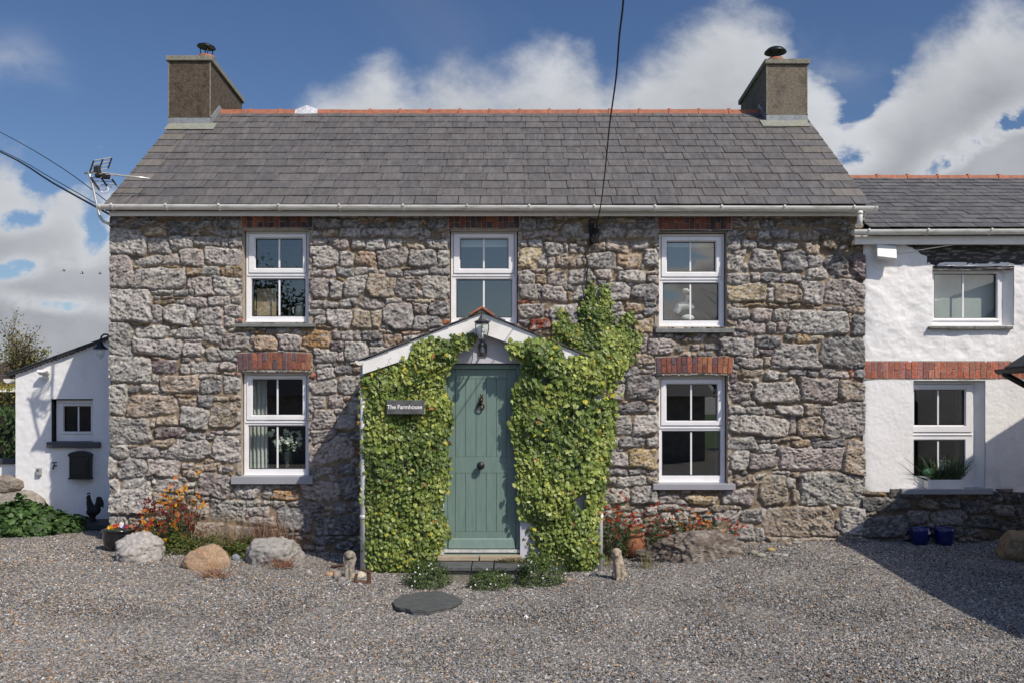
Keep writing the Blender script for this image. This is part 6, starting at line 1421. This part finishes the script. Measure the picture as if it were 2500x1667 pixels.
# smooth the catenary
def smooth(P, n=4):
    out = []
    for i in range(len(P) - 1):
        p0, p1, p2, p3 = P[max(i - 1, 0)], P[i], P[i + 1], P[min(i + 2, len(P) - 1)]
        for k in range(n):
            t = k / n; out.append(.5 * ((2 * p1) + (p2 - p0) * t + (2 * p0 - 5 * p1 + 4 * p2 - p3) * t * t + (3 * p1 - p0 - 3 * p2 + p3) * t ** 3))
    return out + [P[-1]]
wire('overhead_cable', 'black overhead cable rising from the house wall over the roof to the sky', smooth(pts), .0065)
o = thing('cable_clamp', 'black cable clamp and tangle of wires under the eaves above the ivy', 'cable clamp', tuple(W(1447, 570, -.03)))
def cp(a, b, y): return W(1240 + a * .2551, 520 + b * .2551, y)
MB().prism([cp(775, 100, -.03), cp(830, 100, -.03), cp(815, 300, -.03), cp(785, 300, -.03)], (0, .05, 0)).tube([cp(785, 110, -.07), cp(780, 85, -.07), cp(800, 65, -.07), cp(835, 65, -.07), cp(852, 90, -.07), cp(850, 150, -.07)], .009, 8).build('bracket', m_blackm, o)
tg = MB(); r = random.Random(2)
for _ in range(11):
    path = [cp(r.uniform(790, 870), r.uniform(120, 290), -.05 - r.uniform(0, .05)) for _ in range(4)]
    tg.tube(smooth(path, 3), .0055, 6)
tg.ball(cp(850, 160, -.07), .03, .025, .03)
tg.build('wire_tangle', m_blackm, o, True)
wire('wall_cable', 'black cable running down the stone wall from the clamp into the ivy', smooth([cp(785, 290, -.05), cp(770, 340, -.05), cp(742, 400, -.05), cp(762, 490, -.05), cp(755, 600, -.055), cp(745, 750, -.05), cp(742, 900, -.06), cp(742, 1080, -.06), cp(745, 1300, -.06)]), .009)
wire('phone_line', 'upper thin phone line from the roof corner to the left sky', smooth([W(268, 498, .02), W(150, 410, 2.0), W(0, 323, 4.5), W(-250, 200, 8)]), .006)
wire('phone_line', 'thin grey phone line just above the thick black one at the left', smooth([W(269, 518, .02), W(130, 438, 2.0), W(0, 367, 4.5), W(-250, 262, 8)]), .006)
wire('power_line', 'thick black power line from the left house corner into the left sky', smooth([W(269, 525, .0), W(130, 448, 2.0), W(0, 371, 4.5), W(-250, 268, 8)]), .013)
# bird flock
for i, (a, b, l) in enumerate(((157, 662, 'dark bird in flight, leftmost of the three left of the house'), (202, 668, 'dark bird in flight, middle one of the three left of the house'), (245, 669, 'dark bird in flight nearest to the stone gable'))):
    c = W(a, b, 45); s = .085
    bb = MB().ball(c, .08, .04, .035, 8).add([c + Vector(v) * s for v in ((-.3, 0, .1), (.3, 0, .1), (.9, -2.2, .9), (.3, -2.4, 1.0), (-.3, 0, .2), (.3, 0, .2), (.9, -2.2, 1.0), (.3, -2.4, 1.1), (.9, 2.2, .5), (.3, 2.4, .5), (.9, 2.2, .6), (.3, 2.4, .6))], [(0, 1, 2, 3), (7, 6, 5, 4), (0, 1, 8, 9), (11, 10, 5, 4)]).tube([c + Vector((-.1, 0, 0)), c + Vector((-.15, 0, 0))], [.02, .03], 6)
    tag(bb.build('bird', M('bird_grey', (.12, .12, .13), .8), None), l, 'bird', 'birds flying left of the house')

# ------------------------------------------------------------------ statues by the porch
m_stat = M('weathered_statue', (.33, .29, .23), .95, .30, 35, .012, 60, stain=(.10, .085, .065), stain_amt=.7, stain_scale=16)
m_stat2 = M('weathered_statue_pale', (.40, .33, .25), .95, .28, 30, .012, 55, stain=(.16, .12, .09), stain_amt=.6, stain_scale=14)
def lion():
    c = G(852, 1412); s = (DW + c.y) / F
    P = lambda a, b, dy=0: W(820 + a * .07653, 1320 + b * .07653, c.y) + Vector((0, dy, 0))
    mb = MB(); R = lambda q: q * .07653 * s
    mb.tube([P(430, 1230), P(430, 1000), P(440, 780), P(450, 600)], [R(110), R(150), R(165), R(150)], 16)                   # seated body
    mb.ball(P(440, 430), R(170), R(160), R(140)).ball(P(440, 480, -R(110)), R(85), R(90), R(70)).ball(P(445, 500, -R(165)), R(40), R(40), R(30))
    mb.ball(P(380, 405, -R(125)), R(28), R(20), R(20)); mb.ball(P(490, 405, -R(125)), R(28), R(20), R(20))
    for k in range(9):
        w = .35 + k * .31; mb.tube([P(440 + 150 * math.cos(w), 440 - 110 * math.sin(w)), P(440 + 190 * math.cos(w), 470 - 60 * math.sin(w) + 120), P(440 + 170 * math.cos(w), 760, -R(40))], [R(45), R(45), R(18)], 8)
    for q in (350, 500): mb.tube([P(q, 760, -R(120)), P(q, 1000, -R(150)), P(q - 5, 1200, -R(150)), P(q - 10, 1235, -R(210))], [R(60), R(48), R(46), R(40)], 10)
    for q in (310, 560): mb.ball(P(q, 1130), R(90), R(150), R(110))
    mb.ball(P(430, 1240), R(190), R(170), R(40))
    tag(mb.fuse('lion_statue', m_stat, None, .008, sm=1), 'weathered seated stone lion on the gravel left of the porch', 'statue')
lion()
def dog():
    c = G(1510, 1413); P = lambda a, b, dy=0: W(1440 + a * .2976, 1180 + b * .2976, c.y) + Vector((0, dy, 0)); s = (DW + c.y) / F; R = lambda q: q * .2976 * s
    mb = MB()
    mb.tube([P(240, 775), P(240, 720), P(235, 650), P(225, 590)], [R(52), R(48), R(46), R(38)], 16)
    mb.ball(P(218, 560), R(40), R(38), R(34)).tube([P(216, 570, -R(20)), P(215, 590, -R(50))], [R(24), R(16)], 10)
    for q in (188, 250): mb.tube([P(q, 550), P(q - 4, 600, -R(8))], [R(13), R(10)], 8)
    for q in (222, 262): mb.tube([P(q, 650, -R(36)), P(q, 720, -R(46)), P(q, 776, -R(42)), P(q - 3, 780, -R(62))], [R(18), R(15), R(14), R(13)], 10)
    mb.ball(P(270, 745), R(36), R(48), R(36)).ball(P(205, 745), R(26), R(44), R(34))
    tag(mb.fuse('dog_statue', m_stat2, None, .009, sm=1), 'weathered seated stone dog on the gravel right of the porch', 'statue')
dog()
def pup():
    c = G(110, 1296); P = lambda a, b, dy=0: W(a * .2933, 860 + b * .2933, c.y) + Vector((0, dy, 0)); s = (DW + c.y) / F; R = lambda q: q * .2933 * s
    mb = MB()
    mb.ball(P(372, 1392, -R(10)), R(34), R(36), R(26)).tube([P(365, 1400, -R(35)), P(362, 1425, -R(55))], [R(20), R(12)], 10)
    for q in (338, 404): mb.tube([P(q, 1380), P(q - (372 - q) * .06, 1412)], [R(10), R(9)], 8)
    mb.tube([P(380, 1400), P(390, 1430), P(385, 1470, R(25))], [R(28), R(32), R(30)], 12)
    for q, e in ((348, 342), (412, 418)): mb.tube([P(q + (372 - q) * .35, 1425, -R(10)), P(q, 1460, -R(14)), P(e, 1488, -R(16)), P(e - 4, 1490, -R(30))], [R(15), R(12), R(12), R(11)], 8)
    for q in (366, 392): mb.tube([P(q, 1455, R(20)), P(q + 2, 1490, R(10))], [R(13), R(11)], 8)
    tag(mb.fuse('puppy_statue', M('pale_figurine', (.52, .44, .36), .9, .2, 20, .004, 60), None, .009, sm=1), 'small pale dog ornament in front of the dark green leafy plant', 'ornament')
pup()
rust = M('rusty_iron', (.095, .045, .028), .85, .3, 30, .003, 60)
def scraper():
    c = G(888, 1423); P = lambda a, b, dy=0: W(820 + a * .07653, 1320 + b * .07653, c.y) + Vector((0, dy, 0)); mb = MB()
    mb.tube([P(600, 1270), P(760, 1310), P(940, 1330), P(1050, 1320)], [.022, .024, .024, .016], 10)
    mb.obox(P(1055, 1160), (.020, 0, 0), (0, .018, 0), (-.003, 0, .085))
    mb.prism([P(770, 900, -.035), P(860, 890, -.045), P(1080, 970, -.03), P(1095, 1000, -.03), P(1040, 1005, -.03), P(830, 935, -.04)], (0, .075, 0))
    mb.tube([P(640, 1290), P(625, 1180), P(660, 1060), P(700, 1040)], [.022, .018, .016, .012], 8)
    tag(mb.build('shoe_last', rust, None, bevel=.006), 'rusty iron shoemaker last on the gravel at the foot of the left ivy', 'shoe last')
scraper()
for i, (pp, r3, c, l) in enumerate((((878, 1408), (.075, .06, .05), ((.46, .42, .33), (.5, .46, .36), (.3, .28, .2)), 'cream stone lying behind the rusty shoe last'), ((853, 1413), (.055, .04, .055), ((.36, .34, .20), (.42, .40, .24), (.3, .28, .18)), 'yellowish stone at the feet of the lion statue'),
    ((824, 1410), (.05, .05, .06), ((.25, .21, .17), (.32, .28, .24), (.2, .18, .15)), 'upright brown stone left of the lion statue'), ((834, 1416), (.06, .05, .03), ((.22, .20, .19), (.3, .28, .27), (.2, .18, .17)), 'flat grey stone at the left foot of the lion statue'), ((807, 1404), (.07, .04, .03), ((.40, .24, .12), (.44, .30, .18), (.3, .2, .12)), 'orange brown stone farthest left of the lion statue'))):
    rock('stone', l, tuple(G(*pp) + Vector((0, 0, r3[2] * .5))), r3, 70 + i, c, facets=4, rough=.12, cat='stone', sub=3)
c = G(832, 1392); tag(MB().tube([c + Vector((-.13, .1, .03)), c + Vector((.02, .05, .05))], .018, 8).build('rusty_bar', rust, None), 'short rusty iron bar behind the left of the lion statue', 'iron bar')

# ------------------------------------------------------------------ things behind the window panes
def inw(p, dy=.0): return W(p[0], p[1], .30 + dy)
o = tag(MB().prism([inw((627, 706)), inw((674, 704)), inw((674, 780)), inw((626, 780))], (0, .02, 0)).build('chair_back', m_wood, None, bevel=.006), 'pale wooden panel with a turned post standing behind the upper left window', 'wooden panel')
MB().tube([inw((622, 780)), inw((622.5, 735)), inw((623, 722))], [.012, .011, .006], 8).build('post', m_wood, o, True)
jc = inw((733, 776)); jl = MB().lathe([(.05, 0), (.062, .03), (.060, .09), (.052, .13), (.056, .15), (.050, .15), (.046, .12)], (jc.x, .30, jc.z), 20).tube([(jc.x - .05, .3, jc.z + .13), (jc.x - .095, .3, jc.z + .12), (jc.x - .09, .3, jc.z + .06), (jc.x - .055, .3, jc.z + .04)], .008, 6)
tag(jl.build('jug', M('cream_ceramic', (.55, .50, .40), .4, .1), None, True), 'cream jug on the sill behind the upper left window', 'jug')
def curtain(label, pa, pb, y, folds, seed):
    a, b = W(pa[0], pa[1], y), W(pb[0], pb[1], y); n, m_ = 60, 20; rs = random.Random(seed)
    V = [(a.x + (b.x - a.x) * (i / n) * (1 + .12 * (1 - j / m_) * .4), y + .025 * math.sin(i / n * folds * 6.28 + .6 * math.sin(j * .3)) + .008 * math.sin(i * 1.7), b.z + (a.z - b.z) * j / m_) for j in range(m_ + 1) for i in range(n + 1)]
    Fq = [(j * (n + 1) + i, j * (n + 1) + i + 1, (j + 1) * (n + 1) + i + 1, (j + 1) * (n + 1) + i) for j in range(m_) for i in range(n)]
    o = npmesh('curtain', V, Fq, m_cloth, smooth=True); return tag(o, label, 'curtain')
curtain('pale grey folded curtain at the left of the lower left window', (604, 912), (652, 1158), .34, 5, 1)
curtain('dark narrow curtain at the right of the lower right window', (1744, 925), (1766, 1170), .5, 3, 2).data.materials[0] = M('beige_curtain', (.20, .18, .15), .9, .1)
curtain('tan curtain at the right of the lower cottage window', (2333, 940), (2362, 1175), .42, 3, 3).data.materials[0] = M('tan_curtain', (.17, .14, .09), .9, .1)
vc = inw((702, 1147))
o = thing('flower_vase', 'glass vase of white flowers behind the lower left window', 'vase', tuple(vc))
MB().lathe([(.035, 0), (.036, .01), (.042, .12), (.062, .235), (.060, .235), (.040, .12), (.033, .012)], (vc.x, .30, vc.z), 16).build('vase', glass_mat('cut_glass', .35, (.75, .78, .78), .05), o)
rs = np.random.RandomState(12); n = 26
tips = np.c_[vc.x + rs.normal(0, .12, n), .30 + rs.normal(0, .06, n), vc.z + rs.uniform(.26, .50, n)]; b = np.repeat(np.array([[vc.x, .30, vc.z + .05]]), n, 0)
blades(o, 'stem', b, tips, np.full(n, .003), np.array((.06, .10, .04))[None] * np.ones((n, 1)), .06, 3)
PF = np.concatenate([t + rs.normal(0, .018, (12, 3)) for t in tips[:20]]); flowers(o, PF, .022, [(.72, .74, .66), (.6, .68, .5)], 14, npet=5)
bush(o, (vc.x + .03, .32, vc.z + .24), .16, .08, .20, 90, .045, OVAL, [(.05, .09, .03), (.16, .20, .12)], 15, shell=.3)
hb = MB(); hp = lambda a, b, dy=0: W(1590 + a * .17857, 550 + b * .17857, .34) + Vector((0, dy, 0))
hb.ball(hp(470, 900), .050, .045, .035).tube([hp(500, 960), hp(490, 1030)], [.025, .03], 10).tube([hp(330, 1200), hp(380, 1110), hp(470, 1090), hp(560, 1120), hp(600, 1125)], [.042, .06, .055, .036, .012], 12).ball(hp(500, 1270), .085, .05, .045)
tag(hb.fuse('sculpture', M('white_plaster', (.72, .71, .66), .7, .1, 20), None, .008), 'white carved sculpture behind the upper right window', 'sculpture')
gp = W(2266, 1152, .3); tag(MB().ball(gp, .085, .05, .05, rot=Matrix.Rotation(-.2, 3, 'Y')).build('cushion', M('green_cloth', (.10, .30, .17), .8, .1), None, True), 'green cushion behind the lower cottage window', 'cushion')
for a, b, c, d, l in ((1116, 577, 1246, 602, 'pale roller blind at the top of the upper middle window'), (1620, 584, 1752, 602, 'pale roller blind at the top of the upper right window')):
    p, q = W(a, b, .24), W(c, d, .24); o = MB().box(p.x, q.x, .24, .246, q.z, p.z); o.box(p.x, q.x, .236, .25, q.z - .012, q.z); tag(o.build('roller_blind', M('blind_cloth', (.55, .56, .52), .8, .04), None), l, 'blind')

p, q = W(2270, 660, .24), W(2446, 790, .24); tag(MB().box(p.x, q.x, .24, .246, q.z, p.z).build('roller_blind', M('blind_cloth'), None), 'pale drawn roller blind behind the upper cottage window', 'blind')
# ------------------------------------------------------------------ left background
def tree(name, label, base, h, spread, nb, leafn, leafs, cols, seed, trunk=.1, cat='tree', barkc=(.10, .085, .065), depth=3, group=None, up=.6):
    r = random.Random(seed); o = thing(name, label, cat, base, group); mb = MB(); mb.cc = barkc; tips = []
    def grow(p, d, ln, rad, lev):
        path = [p]; n = 4
        for i in range(n):
            d = (d + Vector((r.gauss(0, .13), r.gauss(0, .13), r.gauss(.05, .08)))).normalized(); p = p + d * ln / n; path.append(p)
        mb.tube(path, [rad * (1 - .5 * i / n) for i in range(n + 1)], 6 if lev else 8, False)
        tips.extend([(q, lev) for q in path[1:]])
        if lev < depth:
            for k in range(nb if lev else nb + 1):
                a = r.uniform(0, 6.28); t = r.uniform(.35, 1); q = path[min(n, int(t * n) + (k == 0))]
                nd = (d * .7 + Vector((math.cos(a) * spread, math.sin(a) * spread, r.uniform(-.1, .6) * up))).normalized()
                grow(q, nd, ln * r.uniform(.55, .8), rad * .5, lev + 1)
    grow(Vector(base), Vector((0, 0, 1)), h * .42, trunk, 0)
    mb.build('trunk', m_stem, o, True, col=True)
    if leafn:
        rs = np.random.RandomState(seed); T = [np.array(q) for q, l in tips if l >= depth - 1]
        P = np.array(T)[rs.randint(len(T), size=leafn)] + rs.normal(0, leafs * 1.6, (leafn, 3))
        leaves('crown', P, rs.normal(0, 1, (leafn, 3)) + np.array((0, -.2, .6)), rs.normal(0, 1, (leafn, 3)) + np.array((0, 0, -.5)), leafs * rs.uniform(.6, 1.3, leafn), OVAL, np.array(cols)[rs.randint(len(cols), size=leafn)] * rs.uniform(.7, 1.3, (leafn, 1)), m_leaf2, o)
    return o
tree('young_tree', 'bare spring tree with small yellow green buds behind the lean-to roof', tuple(W(100, 1080, 7)), 3.3, .52, 5, 2800, .058, [(.20, .18, .05), (.16, .17, .045), (.24, .20, .08)], 5, trunk=.06, depth=3, up=1.6)
def hedge(name, label, x0, x1, y0, y1, z0, z1, n, size, cols, seed):
    rs = np.random.RandomState(seed); o = thing(name, label, 'hedge', ((x0 + x1) / 2, (y0 + y1) / 2, z0))
    MB().box(x0 + .12, x1 - .12, y0 + .12, y1 - .12, z0, z1 - .12).build('branches', M('hedge_core', (.018, .022, .010), 1, .3), o)
    u, v, w = rs.rand(n), rs.rand(n), rs.rand(n); k = rs.rand(n); x = x0 + (x1 - x0) * u; y = np.where(k < .6, y0, y0 + (y1 - y0) * v); z = np.where(k < .6, z0 + (z1 - z0) * w, z1)
    x = np.where(k > .9, x1, x); z = np.where(k > .9, z0 + (z1 - z0) * w, z)
    b = .09 * fb3(np.c_[x, y, z] * 3, 3); P = np.c_[x, y - b, z + b] + rs.normal(0, .035, (n, 3))
    leaves('foliage', P, np.c_[rs.normal(0, .6, n), -1 + rs.normal(0, .4, n), .6 + rs.normal(0, .4, n)], np.c_[rs.normal(0, .7, n), rs.normal(0, .3, n), -np.ones(n)], size * rs.uniform(.6, 1.3, n), OVAL, np.array(cols)[rs.randint(len(cols), size=n)] * rs.uniform(.6, 1.3, (n, 1)), m_leaf2, o)
za, zb_, zc = W(0, 945, 4).z, W(0, 996, 4).z, W(0, 1120, 3.4).z
hedge('hedge', 'tall dark green ivy clad hedge left of the lean-to', -13, W(52, 0, 3.6).x, 3.7, 4.6, -.1, zb_ - .02, 5200, .085, [(.05, .095, .025), (.035, .07, .02), (.075, .13, .03)], 1)
hedge('conifer_hedge', 'clipped golden yellow conifer hedge below the neighbouring roof', -13, W(52, 0, 4.6).x, 4.62, 5.6, -.1, za * 1.0 + .06, 5200, .06, [(.34, .26, .02), (.26, .22, .02), (.16, .15, .02)], 2)
o = thing('garden_wall', 'low white garden wall with dark coping left of the lean-to', 'wall', (-8, 2.6, -.05))
zz = W(0, 1132, 2.5).z
MB().box(-10.5, W(38, 0, 2.5).x, 2.5, 2.75, -.1, zz).build('wall', m_white, o); MB().box(-10.5, W(38, 0, 2.5).x, 2.46, 2.79, zz, zz + .08).build('coping', M('dark_grey_paint'), o, bevel=.01)
rock('boulder', 'grey brown stone block in front of the white garden wall, lower of two', (W(22, 0, 1.7).x, 1.75, .20), (.50, .28, .30), 31, ((.22, .19, .15), (.30, .27, .23), (.36, .34, .31)), facets=8, rough=.10, cat='stone block')
rock('boulder', 'small brown stone block resting on the lower block by the lean-to', (W(16, 0, 1.9).x, 1.95, .52), (.27, .2, .14), 33, ((.20, .165, .13), (.26, .22, .18), (.32, .3, .27)), facets=6, rough=.10, cat='stone block')
# neighbour's house, far left
o = thing('neighbour_house', 'brown roofed neighbouring bungalow at the far left behind the hedge', 'house', (-16, 20, 0))
zr_, ze = W(0, 882, 19).z, W(0, 940, 16).z; xr = W(30, 0, 19).x; xe = W(64, 0, 16).x
MB().box(-24, xe - .4, 16.3, 23, -.5, ze).build('wall', m_white, o)
roofn = M('brown_roof_tile', (.11, .085, .075), .85, .25, 5)
MB().add([(-26, 16, ze), (xe, 16, ze), (xr, 19.5, zr_), (-26, 19.5, zr_), (xe, 23.2, ze), (-26, 23.2, ze)] + [(-26, 16, ze - .12), (xe, 16, ze - .12)], [(0, 1, 2, 3), (1, 4, 2), (4, 5, 3, 2), (0, 6, 7, 1)]).build('roof', roofn, o)
rw = MB()
for i in range(14):
    t = i / 14; y = 16 + 3.5 * t; z = ze + (zr_ - ze) * t; x1 = xe + (xr - xe) * t
    rw.prism([(-26, y - .01, z + .02), (-26, y + .24, z + .02 + .24 * (zr_ - ze) / 3.5 - .03), (-26, y + .24, z + .04), (-26, y - .01, z + .06)], (x1 + 26, 0, 0))
rw.build('tile_courses', roofn, o)
MB().box(-26, xe, 15.9, 15.98, ze - .2, ze - .05).build('gutter', m_white, o)

# ------------------------------------------------------------------ behind the camera: what the panes reflect
o = thing('barn', 'long low slate roofed stone barn across the yard', 'barn', (-4, -24, -.4))
MB().box(-26, 7, -29, -22.5, -.6, 2.2).build('wall', m_stone if False else M('barn_wall', (.30, .27, .24), .9, .3, 4), o)
MB().prism([(-26.4, -22.2, 2.1), (-26.4, -25.7, 4.6), (-26.4, -29.3, 2.1)], (22, 0, 0)).build('roof', M('dark_slate'), o)
MB().prism([(-4.4, -22.2, 2.1), (-4.4, -25.7, 3.4), (-4.4, -29.3, 2.1)], (11.7, 0, 0)).build('lower_roof', M('dark_slate'), o)
for i, (x, y, h, n, l, cols) in enumerate(((-13, -34, 10.5, 9000, 'large leafy dark tree behind the barn, left', None), (-8.5, -38, 9.5, 7000, 'second leafy dark tree behind the barn', None), (8, -33, 8.5, 0, 'bare branched tree right of the barn', None), (12, -36, 9, 0, 'tall bare branched tree farthest right across the yard', None), (1.5, -40, 8, 2500, 'thin leafed tree in the middle behind the barn', None))):
    tree('yard_tree', l, (x, y, -.5), h, .75, 4, n, .22, [(.04, .06, .02), (.06, .09, .03)], 50 + i, trunk=.26, depth=4 if n == 0 else 3, group='trees across the yard')
